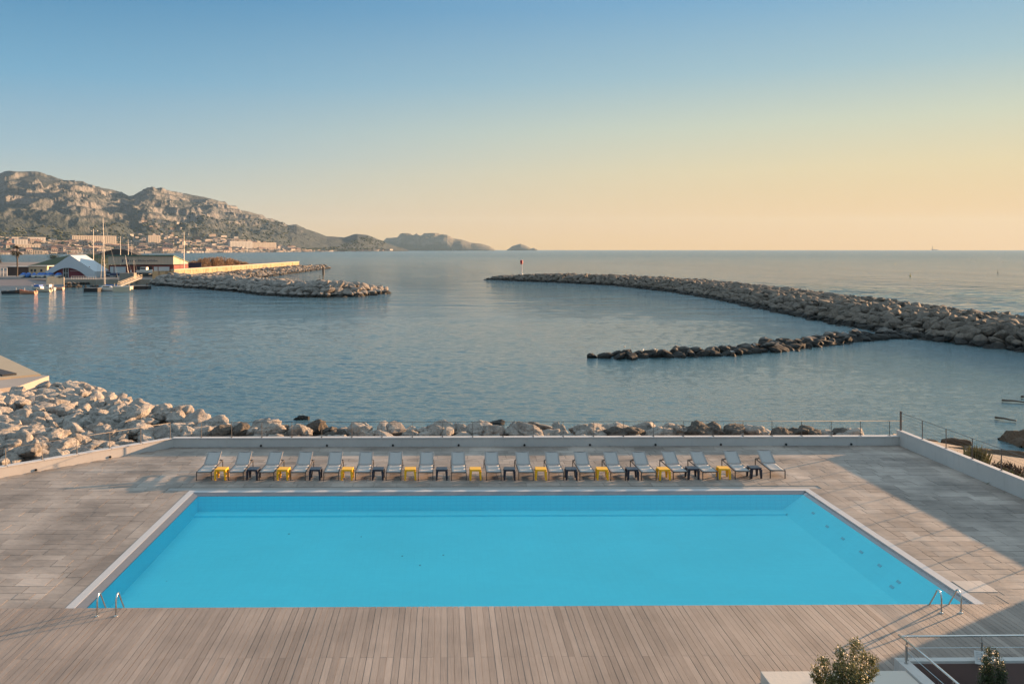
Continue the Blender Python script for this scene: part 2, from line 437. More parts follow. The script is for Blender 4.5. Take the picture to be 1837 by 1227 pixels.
# underwater lamps in the right side wall, drain grilles in the floor
darkM = simple('dark_grille', (.03, .05, .06), .6)
for i, (px, py) in enumerate(((1459, 924), (1484, 945), (1512, 966), (1545, 990), (1578, 1014), (1600, 1041), (1612, 1041))):
    p = at(px, py, -.36); p.z = -.06+(DEP+.06)*min(1, (ix1-p.x)/.9)+.01; mb = MB(); mb.box(-.04, .04, -.10, .10, 0, .01)
    o = mb.build('floor_inlet', simple('inlet_grey', (.12, .50, .62), .6) if i == 0 else bpy.data.materials['inlet_grey'], loc=p); o.rotation_euler.y = -math.atan2(-DEP-.06, .9)
    tag(o, 'small dark inlet plate in the slanting row on the pool floor\'s right side', 'inlet', 'inlet plates on the pool floor')
copM = simple('white_coping', (.47, .46, .46), .6, var=.08, scale=8, bump=.2, bscale=60)
gryM = simple('wet_grey_stone', (.13, .135, .15), .35, var=.2, scale=6, bump=.2, bscale=40)
mb = MB()
mb.box(PX0, PX0+.25, PY0, PY1, -.08, .002); mb.box(PX0+.25, PX1-.26, PY1-.27, PY1, -.08, .0015); mb.box(PX1-.26, PX1, PY0, PY1, -.08, .002)
tag(mb.build('pool_coping', copM), kind='structure')
mb = MB()
mb.quad((PX0+.25, PY0, -.003), (ix0, PY0, -.055), (ix0, iy1, -.055), (PX0+.25, PY1-.27, -.003))
mb.quad((PX0+.25, PY1-.27, -.003), (ix0, iy1, -.055), (ix1, iy1, -.055), (PX1-.26, PY1-.27, -.003))
mb.quad((ix1, PY0, -.075), (PX1-.26, PY0, -.06), (PX1-.26, PY1-.27, -.06), (ix1, iy1, -.075), 1)  # right ledge: sky reflection on the water put into a paler colour
tag(mb.build('pool_overflow_ledge', [gryM, simple('ledge_sky_reflection', (.40, .40, .41), .5)]), kind='structure')
# water
w = NM('pool_water'); w.n.remove(w.p)
tr = w.node('ShaderNodeBsdfTransparent'); tr.inputs[0].default_value = (.98, 1.0, 1.0, 1)
gl = w.node('ShaderNodeBsdfGlossy'); gl.inputs['Roughness'].default_value = .03
fr = w.node('ShaderNodeFresnel'); fr.inputs['IOR'].default_value = 1.33
nb = w.node('ShaderNodeBump'); nb.inputs['Strength'].default_value = .35; nb.inputs['Distance'].default_value = .02
w.link(w.noise(w.coord('World'), 2.2, 3, .5), nb.inputs['Height']); w.link(nb.outputs[0], gl.inputs['Normal']); w.link(nb.outputs[0], fr.inputs['Normal'])
mx = w.node('ShaderNodeMixShader'); w.link(fr.outputs[0], mx.inputs[0]); w.link(tr.outputs[0], mx.inputs[1]); w.link(gl.outputs[0], mx.inputs[2]); w.link(mx.outputs[0], w.o.inputs['Surface'])
mb = MB(); mb.quad((ix0-.02, iy0, -.052), (PX1-.255, iy0, -.052), (PX1-.255, iy1+.02, -.052), (ix0-.02, iy1+.02, -.052))
tag(mb.build('pool_water', w.m), kind='structure')
# drifting leaves/dirt on the pool floor
random.seed(3); mb = MB()
for _ in range(9):
    px, py = random.choice(((420, 925), (345, 930), (600, 940), (520, 950), (700, 960), (230, 1040), (760, 1000)))
    p = at(px+random.gauss(0, 40), py+random.gauss(0, 10), DEP+.006)
    if not (ix0 < p.x < ix1 and iy0 < p.y < iy1-.6): continue
    s = random.uniform(.01, .035); a = random.random()*3
    mb.box(p.x-s, p.x+s, p.y-s*1.4, p.y+s*1.4, DEP+.001, DEP+.006)
tag(mb.build('leaf_litter', simple('sunk_leaves', (.06, .42, .52), .8)), 'scattered dark leaves sunk on the blue pool floor', 'leaves', kind='stuff')

# ladders ----------------------------------------------------------
steel = simple('polished_steel', (.62, .60, .57), .22, 1.0, var=.05)
def ladder(pxa, pxb, py, label):
    a = at(pxa, py); b = at(pxb, py); cx = (a.x+b.x)/2; yb = PY0-.56+.0
    root = empty('pool_ladder', (cx, a.y, .002)); w2 = abs(b.x-a.x)/2
    for sx in (-w2, w2):
        m = MB(); pts = [(sx, 0, 0), (sx, 0, .36)]
        for i in range(1, 9):
            t = math.pi*.86*i/8; pts.append((sx, .13-.13*math.cos(t), .36+.20*math.sin(t)))
        pts += [(sx, .56, -.02), (sx, .62, -.5)]
        m.tube(pts, .021, 12); h = m.build('handrail', steel, root, smooth=True)
        m = MB(); m.lathe([(.055, 0), (.055, .012), (.03, .02), (.022, .03)], (sx, 0, 0), 16); m.build('flange', steel, h)
    m = MB()
    for z in (-.22, -.45): m.box(-w2, w2, .56, .68, z-.02, z)
    m.build('tread', steel, root)
    tag(root, label, 'ladder', 'steel ladders into the pool'); return root
ladder(174.5, 208, 1105, 'curved steel ladder handrails at the pool\'s near left corner')
ladder(1689, 1724.5, 1099.3, 'curved steel ladder handrails at the pool\'s near right corner')

# ---------------------------------------------------------------- parapet walls
wallM = NM('white_render'); v = wallM.coord('Object')
c = wallM.mix(wallM.noise(v, .8, 6, .65), (.42, .395, .37), (.56, .53, .50))
c = wallM.mix(wallM.ramp(wallM.noise(wallM.coord('Object', (3, 3, .4)), 1.5, 5, .7), [(.55, 0), (.85, .5)]), c, (.30, .27, .25))
wallM.out(c, .8, wallM.bump(wallM.noise(v, 25, 4), .25, .01)); wallM = wallM.m
capM = simple('wall_cap', (.55, .52, .50), .75, var=.12, scale=2, bump=.3, bscale=20)
stainM = simple('black_fitting', (.012, .012, .014), .5)
bronze = simple('weathered_steel', (.20, .16, .14), .5, .6, var=.2, scale=20)
railM = simple('rail_steel', (.16, .145, .135), .5, .5, var=.1, scale=20)
greysteel = simple('grey_steel', (.34, .32, .30), .4, .8, var=.1, scale=20)
def drain(parent, M, name='drain_spout'):
    m = MB(); m.lathe([(.052, 0), (.055, .04), (.035, .045), (.035, .01)], n=14)
    m.v = [tuple(M @ Vector(p)) for p in m.v]; m.build(name, stainM, parent)
HB = .455
# back wall
bw = empty('parapet_wall', (0, WY, 0)); m = MB(); m.box(LC.x, WX, 0, .24, -3, HB-.05); m.build('wall', wallM, bw)
postx = []
for px in (310.5, 361.7, 415.6, 469.6, 523.4, 577, 631, 685, 739.5, 793.6, 848, 902.5, 957, 1011, 1065.6, 1119.7, 1174, 1228, 1282, 1336, 1388.6, 1442.4, 1496, 1549, 1602):
    t = (HY-784)/F; q = at(px, 784, HB); postx.append(q.x)
m = MB()
xs = postx[1:]; ed = [LC.x-.02]+[p for p in xs]+[WX]
for a, b in zip(ed[:-1], ed[1:]):
    m.box(a+.012, b-.012, -.035, .285, HB-.05, HB)
m.build('coping', capM, bw, bevel=.012)
for i in range(11):
    px = 346+i*119.3
    if i == 0: continue
    q = at(px, 803, .05); drain(bw, Matrix.Translation((q.x, -.0, .07)) @ Matrix.Rotation(R(90), 4, 'X'))
tag(bw, 'low white parapet with capped top along the seaward edge behind the sun loungers', 'wall')
# left slanting wall
ang = math.atan2(-LD.y, -LD.x)     # pointing from far left to the corner
lw = empty('parapet_wall', (LC.x, LC.y, 0), ang); m = MB(); m.box(-17, .1, 0, .24, -3, HB-.052); m.build('wall', wallM, lw)
m = MB()
for i in range(12): m.box(-.02-(i+1)*1.487+.01, -.02-i*1.487-.01, -.035, .285, HB-.052, HB-.003)
m.build('coping', capM, lw, bevel=.012)
for d in (3.05, 6.3, 9.6): drain(lw, Matrix.Translation((-d, 0, .07)) @ Matrix.Rotation(R(90), 4, 'X'))
tag(lw, 'low white parapet slanting away at the left in front of the boulder heap', 'wall')
# right wall
HR = .72
rw = empty('parapet_wall', (WX, WY, 0)); m = MB(); m.box(0, .22, -32, .24, -3, HR-.03); m.build('wall', wallM, rw)
m = MB(); m.box(-.0, .25, -32, .26, HR-.03, HR); m.build('coping', capM, rw, bevel=.01)
tag(rw, 'taller white parapet in shade along the beach at the right edge of the terrace', 'wall')
# railings ----------------------------------------------------------
def railing(pts, z0, z1, nw, label, postM, first=None, wr=.0022, pt=.009):
    root = empty('railing', (pts[0][0], pts[0][1], z0)); o0 = Vector((pts[0][0], pts[0][1], 0))
    P = [Vector((p[0], p[1], 0))-o0 for p in pts]
    for i, p in enumerate(P):
        m = MB(); w_ = .011
        zt = z1-z0
        if first and i == 0: m.box(p.x-.035, p.x+.035, p.y-.035, p.y+.035, 0, zt+.08)
        else: m.box(p.x-pt, p.x+pt, p.y-.015, p.y+.015, 0, zt); m.box(p.x-.04, p.x+.04, p.y-.05, p.y+.05, 0, .012)
        m.build('post', postM, root)
    e = P[-1]-P[0]; d = e.normalized()
    m = MB(); m.tube([P[0]+Vector((0, 0, zt)), P[-1]+Vector((0, 0, zt))+d*.7], .012, 8); m.build('top_rail', postM, root, smooth=True)
    m = MB()
    for k in range(1, nw+1):
        z = zt*k/(nw+1); m.tube([P[0]+Vector((0, 0, z)), P[-1]+Vector((0, 0, z))+d*.7], wr, 5)
    m.build('wires', postM, root)
    tag(root, label, 'railing')
railing([(x_, WY+.12) for x_ in postx[1:]], HB, 1.19, 5, 'thin steel railing on the low parapet between the loungers and the sea', railM)
lp = [LC+LD*(d+.05)+Vector((LD.y, -LD.x, 0))*.12 for d in [1.487*i for i in range(0, 11)]]
lp = [LC+LD*(1.487*i+.05)+Vector((-.08, .09, 0)) for i in range(0, 11)]
railing([(p.x, p.y) for p in lp], HB, 1.19, 5, 'thin steel railing on the slanting left parapet before the boulders', railM)
railing([(WX+.13, WY+.1-1.86*i) for i in range(0, 14)], HR, 1.60, 5, 'dark steel post and wire railing on the right parapet above the beach', bronze, first=True, wr=.004, pt=.014)

# ---------------------------------------------------------------- loungers and side tables
sling = NM('sling_fabric'); v = sling.coord('Object')
wv = sling.node('ShaderNodeTexWave', wave_type='BANDS', bands_direction='X'); wv.inputs['Scale'].default_value = 40; sling.link(v, wv.inputs['Vector'])
sling.out(sling.mix(wv.outputs['Fac'], (.31, .30, .29), (.41, .40, .385)), .7, sling.bump(wv.outputs['Fac'], .2, .002)); slingM = sling.m
frameM = simple('dark_bronze_frame', (.085, .075, .07), .45, .5)
lightframe = simple('grey_backrest_frame', (.30, .28, .27), .5, .2)
def make_lounger():
    root = empty('sun_lounger', (0, 0, 0)); W = .31; ZF = .335; LEN = 2.02
    m = MB()
    for sx in (-W, W): m.bar((sx, 0, ZF), (sx, LEN, ZF), .028, .045)
    for y_ in (.0, LEN): m.bar((-W, y_, ZF), (W, y_, ZF), .028, .04)
    m.bar((-W, 1.12, ZF-.02), (W, 1.12, ZF-.02), .025, .03)
    m.build('frame', frameM, root)
    for sx in (-W, W):
        for y_ in (.015, LEN-.02):
            m = MB(); m.box(sx-.016, sx+.016, y_-.02, y_+.02, 0, ZF); m.box(sx-.02, sx+.02, y_-.024, y_+.024, 0, .012); m.build('leg', frameM, root)
    # seat sling sags a little
    m = MB(); nx, ny = 6, 12; vv = []
    for j in range(ny+1):
        for i in range(nx+1):
            u = i/nx*2-1; t = j/ny
            vv.append((u*(W-.02), .01+t*1.1, ZF+.02-.028*(1-u*u)*math.sin(math.pi*min(1, t*1.2+.05))))
    ff = [(j*(nx+1)+i, j*(nx+1)+i+1, (j+1)*(nx+1)+i+1, (j+1)*(nx+1)+i) for j in range(ny) for i in range(nx)]
    m.add(vv, ff); s_ = m.build('seat_sling', slingM, root, smooth=True)
    so_ = s_.modifiers.new('th', 'SOLIDIFY'); so_.thickness = .006
    back = MB(); A = R(29); L = .84; py, pz = 1.12, ZF+.02
    def bp(u, t, off=0): return (u, py+math.cos(A)*t-math.sin(A)*off, pz+math.sin(A)*t+math.cos(A)*off)
    vv = [bp((i/nx*2-1)*(W-.03), .02+j/8*(L-.02), -.02*(1-(i/nx*2-1)**2)) for j in range(9) for i in range(nx+1)]
    ff = [(j*(nx+1)+i, j*(nx+1)+i+1, (j+1)*(nx+1)+i+1, (j+1)*(nx+1)+i) for j in range(8) for i in range(nx)]
    back.add(vv, ff); b_ = back.build('backrest', slingM, root, smooth=True)
    so_ = b_.modifiers.new('th', 'SOLIDIFY'); so_.thickness = .006
    m = MB()
    for sx in (-W+.02, W-.02): m.bar(bp(sx, 0), bp(sx, L), .026, .034)
    m.bar(bp(-W+.02, L), bp(W-.02, L), .024, .03)
    m.build('backrest_frame', lightframe, b_)
    for sx in (-W+.01, W-.01):
        m = MB(); m.tube([bp(sx, .42), (sx, py+.62, ZF+.02)], .01, 6); m.build('prop', frameM, root)
    return root
feet = [(352.9, 378.4), (410.2, 435.8), (465, 491), (521.4, 547.7), (580.7, 607.3), (637.8, 664), (693, 719), (750.5, 776.3), (810, 836.4), (872.7, 899), (930.8, 956.9), (985, 1011), (1040, 1067), (1096, 1122), (1151, 1177), (1208, 1234), (1261, 1287), (1319.8, 1345), (1382.6, 1408)]
ordn = ['first', 'second', 'third', 'fourth', 'fifth', 'sixth', 'seventh', 'eighth', 'ninth']
def ordinal(i, n_):
    if i == 0: return 'leftmost'
    if i == n_-1: return 'rightmost'
    if i == n_//2 and n_ % 2: return 'middle'
    return ordn[i]+' from the left' if i < n_/2 else ordn[n_-1-i]+' from the right'
L0 = make_lounger()
random.seed(2)
for i, (a, b) in enumerate(feet):
    o = L0 if i == 0 else copy_tree(L0)
    yy = 861.5-(3.5 if i == 18 else 0)-(2 if i == 17 else 0)-(1 if i in (15, 16) else 0)
    q = at((a+b)/2, yy); o.location = (q.x, q.y, 0); o.rotation_euler.z = R(random.uniform(-1.5, 1.5))+(R(-3) if i > 16 else 0)
    tag(o, 'grey sun lounger with raised back, %s in the row behind the pool' % ordinal(i, 19), 'sun lounger', 'sun loungers in a row along the far side of the pool')
def make_table(mat):
    root = empty('side_table', (0, 0, 0)); S = .235; T = .45
    m = MB(); m.box(-S, S, -S, S, T-.03, T); m.box(-S+.008, S-.008, -S+.008, S-.008, T-.075, T-.03); m.build('table_top', mat, root, bevel=.008)
    for sx in (-1, 1):
        for sy in (-1, 1):
            m = MB(); vv = []
            for z, w_, o_ in ((0, .032, .0), (T-.075, .052, -.018)):
                cx_, cy_ = sx*(S-.018+o_), sy*(S-.018+o_)
                for ax, ay in ((-1, -1), (1, -1), (1, 1), (-1, 1)): vv.append((cx_+ax*w_, cy_+ay*w_, z))
            m.add(vv, [(3, 2, 1, 0), (4, 5, 6, 7), (0, 1, 5, 4), (1, 2, 6, 5), (2, 3, 7, 6), (3, 0, 4, 7)]); m.build('leg', mat, root)
    return root
yelM = simple('yellow_plastic', (.85, .43, .008), .42, var=.06, scale=5); navM = simple('navy_plastic', (.012, .016, .032), .35, var=.2, scale=5)
tabs = [395.5, 453, 507.5, 565, 622.5, 678, 735.5, 792.5, 853, 914.5, 971, 1025.5, 1081.5, 1135.5, 1192, 1244, 1300.5, 1356]
TY = make_table(yelM); TN = make_table(navM)
for i, px in enumerate(tabs):
    src = TY if i % 2 == 0 else TN
    o = src if i < 2 else copy_tree(src)
    q = at(px, 861-(1.5 if i > 14 else 0)-(1.5 if i > 16 else 0)); o.location = (q.x, q.y+.2, 0); o.rotation_euler.z = R(random.uniform(-4, 4))
    cn = 'yellow' if i % 2 == 0 else 'navy blue'
    tag(o, '%s side table, %s of nine %s ones between loungers' % (cn, ordinal(i//2, 9), 'yellow' if i % 2 == 0 else 'navy'), 'side table', '%s side tables between the loungers' % cn)

# ---------------------------------------------------------------- stairwell corner, bottom right
cx0 = at(1604, 1179, .30).x; cy0 = at(1604, 1179, .30).y
SW = .17; WH = .30
pw_ = empty('stairwell_parapet', (cx0, cy0, 0)); m = MB()
m.box(0, 7, -SW, 0, -2.8, WH); m.build('back_wall', wallM, pw_, bevel=.008)
m = MB(); m.box(0, .27, -8, -SW, -2.8, WH-.001); m.build('side_wall', wallM, pw_, bevel=.008)
tag(pw_, 'low L-shaped white parapet around the stairwell at the bottom right', 'wall')
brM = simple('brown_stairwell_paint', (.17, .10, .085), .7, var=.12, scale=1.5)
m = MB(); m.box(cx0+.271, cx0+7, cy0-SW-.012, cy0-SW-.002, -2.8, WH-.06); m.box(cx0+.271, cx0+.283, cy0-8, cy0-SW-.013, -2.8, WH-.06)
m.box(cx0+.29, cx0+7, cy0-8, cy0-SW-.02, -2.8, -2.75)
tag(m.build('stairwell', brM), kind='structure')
# black wedge-shaped slab sloping down inside the stairwell
m = MB(); a = at(1697, 1194, .0)
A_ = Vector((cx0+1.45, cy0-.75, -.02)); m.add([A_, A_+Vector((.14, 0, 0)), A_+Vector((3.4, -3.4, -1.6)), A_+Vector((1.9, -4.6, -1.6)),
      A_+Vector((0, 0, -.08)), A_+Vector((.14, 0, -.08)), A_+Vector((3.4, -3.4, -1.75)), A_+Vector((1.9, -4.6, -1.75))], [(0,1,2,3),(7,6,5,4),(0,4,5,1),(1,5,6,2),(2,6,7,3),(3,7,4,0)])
tag(m.build('wedge_slab', simple('matt_black', (.008, .008, .009), .8)), 'black sloping wedge-shaped slab down inside the brown stairwell', 'wedge_slab')
# steel handrail on it
rr = empty('handrail', (cx0, cy0, WH)); zt = .53
m = MB(); m.tube([(.13, -.09, zt), (7, -.06, zt+.01)], .024, 12); m.build('back_rail', steel, rr, smooth=True)
m = MB(); m.tube([(.10, -.02, zt+.005), (.135, -1.0, zt), (.14, -7, zt-.02)], .024, 12); m.build('side_rail', steel, rr, smooth=True)
for (x_, y_) in ((.24, -.10), (.135, -.26), (1.98, -.10), (3.9, -.1), (.135, -2.0)):
    m = MB(); m.tube([(x_, y_, 0), (x_, y_, .40)], .019, 10); m.lathe([(.045, 0), (.045, .012), (.02, .02)], (x_, y_, 0), 14)
    m.lathe([(.02, 0), (.02, .02), (.008, .03), (.008, .15)], (x_, y_, .38), 10); m.build('post', greysteel, rr, smooth=False)
m = MB(); m.tube([(.24, -.10, .27), (7, -.08, .27)], .006, 6); m.tube([(.135, -.26, .27), (.14, -7, .26)], .006, 6); m.build('cable', steel, rr)
tag(rr, 'tubular steel handrail turning the corner of the stairwell parapet', 'handrail')
# paper notice tied to the rail
q = at(1757, 1184, .38); nx_ = cx0+1.98
pap = simple('white_paper', (.62, .60, .58), .8, var=.05); m = MB()
m.box(-.12, .12, -.006, .006, -.15, .13)
nb_ = m.build('notice', [pap], loc=(nx_-.14, cy0-.24, WH+.12)); nb_.rotation_euler = (R(-20), R(8), 0)
m = MB()
for k in range(6):
    z = .09-.035*k; m.box(-.085, .03+.05*((k*7) % 3)/2, -.009, -.006, z-.004, z+.004)
m.build('print_lines', simple('faded_grey_ink', (.30, .28, .28), .8), nb_)
tag(nb_, 'white paper notice hanging from the steel rail beside the climbing plant', 'notice')

# white planter block
pc = at(1364, 1204, .25)
m = MB(); m.box(0, cx0-pc.x-.02, -7, 0, -.04, .25)
pb = m.build('planter', simple('planter_render', (.55, .485, .42), .85, var=.07, scale=2, bump=.3, bscale=12), loc=(pc.x, pc.y, .006), bevel=.01)
tag(pb, 'low flat-topped cream masonry block under the bush at the bottom of the view', 'planter')
def leaf_card(c, d, up, L, W_):
    d = d.normalized(); s = d.cross(up).normalized()*W_/2; n_ = d.cross(s).normalized()
    return [c, c+d*L*.45+s+n_*.1*L, c+d*L, c+d*L*.45-s+n_*.1*L]
def bush(name, stems, nl, leafL, leafW, mats, loc, label, cat, seed, spread=.10):
    random.seed(seed); root = empty(name, loc); mt = MB(); ml = MB(); ml.usec = True
    for (base, tip, r_, bushy) in stems:
        base, tip = Vector(base), Vector(tip); mid = (base+tip)/2+Vector((random.gauss(0, .05), random.gauss(0, .05), 0))
        mt.tube([base, mid, tip], r_, 6, r2=.003)
        for k in range(int(nl*bushy)):
            t = random.random()**.75
            p = base.lerp(mid, t*2) if t < .5 else mid.lerp(tip, t*2-1)
            wd = bushy*spread*(1.15-t*.75)*min(1, t*3+.15)
            p = p+Vector((random.gauss(0, wd), random.gauss(0, wd), random.gauss(0, wd*.6)))
            if random.random() < .04: mt.tube([p, p+Vector((random.gauss(0, .03), random.gauss(0, .03), .06))], .003, 4)
            d = Vector((random.gauss(0, .6), random.gauss(0, .6), random.random()*1.1)); L = leafL*random.uniform(.7, 1.25)
            ml.add(leaf_card(p, d, Vector((random.random()-.5, random.random()-.5, 1)), L, leafW), [(0, 1, 2), (0, 2, 3)], 0, random.random())
    mt.build('stem', mats[0], root); ml.build('foliage', mats[1], root)
    tag(root, label, cat); return root
def leafmat(name, dark, light, tr=.25):
    n = NM(name); a = n.node('ShaderNodeAttribute', attribute_name='tone').outputs['Fac']
    c = n.mix(a, dark, light); n.out(c, .45)
    t = n.node('ShaderNodeBsdfTranslucent'); n.link(c, t.inputs[0]); mx = n.node('ShaderNodeMixShader'); mx.inputs[0].default_value = tr
    n.link(n.p.outputs[0], mx.inputs[1]); n.link(t.outputs[0], mx.inputs[2]); n.link(mx.outputs[0], n.o.inputs['Surface']); return n.m
bark = simple('bark', (.10, .075, .055), .9)
oliveM = leafmat('olive_leaves', (.04, .052, .014), (.25, .225, .075)); darkleaf = leafmat('dark_leaves', (.018, .03, .012), (.09, .11, .035))
bl = atd(1513, 1300, 16.9)
st = []
random.seed(21)
def tipat(px, py, d): return atd(px, py, d)-Vector((bl.x, bl.y, .26))
B0 = Vector((0, 0, 0))
for (px, py, d, bz) in ((1535, 1150, 16.9, 1.25), (1508, 1163, 16.8, 1.0), (1477, 1182, 16.7, 1.1), (1462, 1197, 16.9, .8), (1500, 1190, 16.6, 1.0), (1568, 1180, 16.9, .9), (1552, 1172, 17.1, 1.1), (1574, 1200, 17.0, .6), (1530, 1195, 16.5, 1.1), (1545, 1210, 16.6, 1.0), (1490, 1215, 16.6, 1.0), (1456, 1210, 16.8, .5)):
    t = tipat(px, py, d); st.append((B0+Vector((t.x*.25, t.y*.2, .1)), t, .012, bz))
bush('bush', st, 900, .055, .024, [bark, oliveM], (bl.x, bl.y, .26), 'small-leaved olive green bush above the cream block at the bottom right', 'bush', 4, .115)
# climbing plant
bl = atd(1783, 1290, 17.6); st = []
for (px, py, d, bz) in ((1774, 1163, 17.6, 1.0), (1786, 1166, 17.6, .9), (1768, 1178, 17.5, 1.0), (1798, 1185, 17.7, .8), (1778, 1195, 17.5, 1.2), (1790, 1200, 17.6, 1.2), (1764, 1205, 17.6, 1.0), (1802, 1205, 17.6, .8), (1775, 1215, 17.5, 1.2), (1795, 1220, 17.5, 1.2)):
    t = atd(px, py, d)-Vector((bl.x, bl.y, -1.3)); b_ = Vector((t.x*.8, t.y*.5, t.z-1.2)); st.append((b_, t, .01, bz))
bush('climbing_plant', st, 700, .04, .026, [bark, darkleaf], (bl.x, bl.y, -1.3), 'narrow dark green climbing plant rising beside the notice on the stairwell rail', 'plant', 9, .085)
# building off to the right, whose shade falls across the near deck
m = MB(); m.box(0, 12, -14, 0, -3, 3.4); b_ = m.build('pavilion', wallM, loc=(29.5, 30.5, 0))
tag(b_, 'plain white pavilion standing beyond the right edge of the terrace', 'building')

# ================================================================ ROCKS
def rockmat(name, c1, c2, c3, attr, wetz=-2.05):
    n = NM(name); v = n.coord('World' if attr else 'Object')
    if attr: t = n.node('ShaderNodeAttribute', attribute_name='tone').outputs['Fac']
    else: t = n.node('ShaderNodeObjectInfo').outputs['Random']
    f = n.noise(v, 1.6, 8, .68); f2 = n.noise(v, 7, 6, .7)
    c = n.mix(t, c1, c2)
    c = n.mix(n.ramp(f, [(.4, 0), (.62, 1)]), c, c3)
    c = n.mix(n.ramp(f2, [(.33, .9), (.47, 0)]), c, tuple(x*.42 for x in c1))
    # algae and wet below the tide mark
    geo = n.node('ShaderNodeNewGeometry').outputs['Position']; sep = n.node('ShaderNodeSeparateXYZ'); n.link(geo, sep.inputs[0])
    zz = n.math('ADD', sep.outputs['Z'], n.math('MULTIPLY', n.noise(n.coord('World'), .7, 4), .5))
    wet = n.node('ShaderNodeMapRange'); n.link(zz, wet.inputs[0]); wet.inputs[1].default_value = wetz+.25-.05; wet.inputs[2].default_value = wetz+.25+.2
    wet.inputs[3].default_value = 1; wet.inputs[4].default_value = 0
    c = n.mix(wet.outputs[0], c, (.018, .017, .015))
    f3 = n.noise(v, 3.0, 10, .72)
    b = n.bump(f3, 1.0, .22, n.bump(f2, .7, .05))
    return n.out(c, .85, b)
LIM = ((.23, .205, .185), (.36, .325, .29), (.43, .39, .345))
DRK = ((.07, .059, .05), (.155, .13, .105), (.19, .155, .122))
MOL = ((.14, .125, .11), (.25, .22, .195), (.30, .265, .23))
BLK = ((.05, .045, .04), (.10, .085, .07), (.14, .12, .10))
GRO = ((.075, .07, .065), (.15, .135, .12), (.19, .17, .15))
rm = {}
for k, c in (('lime', LIM), ('mole', MOL), ('grey', DRK), ('weed', BLK), ('groyne', GRO)):
    rm[k] = (rockmat('rock_'+k, *c, False, -1.9 if k != 'groyne' else -2.2), rockmat('rock_%s_mass' % k, *c, True, -1.9))
def ico(sub):
    bm = bmesh.new(); bmesh.ops.create_icosphere(bm, subdivisions=sub, radius=1)
    V = np.array([v.co[:] for v in bm.verts]); Fa = np.array([[v.index for v in f.verts] for f in bm.faces]); bm.free(); return V, Fa
def make_rock(V, seed, nplanes=15, rough=.19):
    g = np.random.default_rng(seed)
    N = g.normal(size=(nplanes, 3)); N /= np.linalg.norm(N, axis=1)[:, None]
    hgt = g.uniform(.62, 1.0, nplanes)
    d = V@N.T; d = np.where(d > .05, hgt[None]/np.maximum(d, .05), 99)
    r = np.minimum(-np.log(np.exp(-26*np.minimum(d, 3)).sum(1))/26, 1.25)
    r = r+np.array([mnoise.fractal(Vector(v)*2.2+Vector((seed*3.1, 0, 0)), .75, 2.2, 6) for v in V])*rough
    P = V*r[:, None]; P[:, 0] *= 1.22; P[:, 2] *= .80
    return P/ (np.abs(P).max(0).mean())
VH, FH = ico(4); VL, FL = ico(2)
NP = 12
hi = [make_rock(VH, 100+i) for i in range(NP)]; lo = [make_rock(VL, 300+i, 11, .06) for i in range(NP)]
himesh = {}
def hi_mesh(i, k):
    if (i, k) in himesh: return himesh[(i, k)]
    o = npmesh('boulder', hi[i], FH, rm[k][0], smooth=True); me = o.data; bpy.data.objects.remove(o)
    himesh[(i, k)] = me; return me

class Rock:  # candidate
    __slots__ = ('p', 's', 'e', 'i', 'k', 'patch', 'px', 'cam')
RK = []
def addrock(p, size, k, patch, flat=0):
    r = Rock(); r.p = Vector(p); r.s = (size*random.uniform(.42, .58)*random.uniform(.9, 1.2), size*.5*random.uniform(.85, 1.1), size*.5*random.uniform(.8, 1.1)*(1-flat))
    r.e = (random.uniform(-.45, .45), random.uniform(-.45, .45), random.uniform(0, 6.28)); r.i = random.randrange(NP); r.k = k; r.patch = patch
    x, y, d = pix(p); r.cam = (x, y); vis = -80 < x < 1900 and d > 1
    r.px = size*F/d if vis else 0
    RK.append(r)
def seglen(P): return [(P[i+1]-P[i]).length for i in range(len(P)-1)]
def along(P, step):
    """points every step along a polyline, with unit tangents"""
    out = []; L = seglen(P); tot = sum(L); s = 0
    while s < tot:
        a = s; i = 0
        while a > L[i]: a -= L[i]; i += 1
        t = (P[i+1]-P[i]).normalized(); out.append((P[i]+t*a, t, s/tot)); s += step
    return out
# --- A: heap at the left
random.seed(31)
outl = [at(x, y, .2) for x, y in ((-330, 690), (-200, 690), (0, 697), (60, 696), (92, 682), (140, 681), (200, 713), (250, 724), (300, 735), (345, 739), (400, 756), (425, 762))]
outl2 = [Vector((p.x, p.y)) for p in outl]
def inside_dist(x, y):
    """signed distance to the sea-side outline, positive on land side (towards the camera)"""
    best = 1e9; sg = 1; q = Vector((x, y))
    for a, b in zip(outl2[:-1], outl2[1:]):
        ab = b-a; t = max(0, min(1, (q-a).dot(ab)/ab.length_squared)); d = (q-(a+ab*t)).length
        if d < best:
            best = d; cr = ab.x*(q.y-a.y)-ab.y*(q.x-a.x); sg = -1 if cr > 0 else 1
    return sg*best
y = 31.0
while y < 68:
    x = -52+random.random()
    while x < -10.5:
        X, Y = x+random.uniform(-.3, .3), y+random.uniform(-.3, .3)
        rel = Vector((X-LC.x, Y-LC.y)); nrm = Vector((LD.y, -LD.x)); dw = rel.dot(nrm)      # distance outside the wall
        s = random.choice((.95, 1.15, 1.35, 1.6, 1.9))
        if (dw > .75+s*.4 or dw < -50) and (Y > WY+1.2 or dw > 0) and abs(X) < 60:
            d = inside_dist(X, Y)
            if d > -4.5 and dw > 0:
                z = .18+.35*math.sin(X*.5)*math.sin(Y*.35) if d > 0 else .1+d*.62
                z = min(z, -.15+dw*.35)
                ppx, ppy, _ = pix((X, Y, z))
                if not (ppx < 84 and ppy < 690): addrock((X, Y, z-s*.22), s, 'lime', 'heap')
        x += 1.18
    y += 1.02
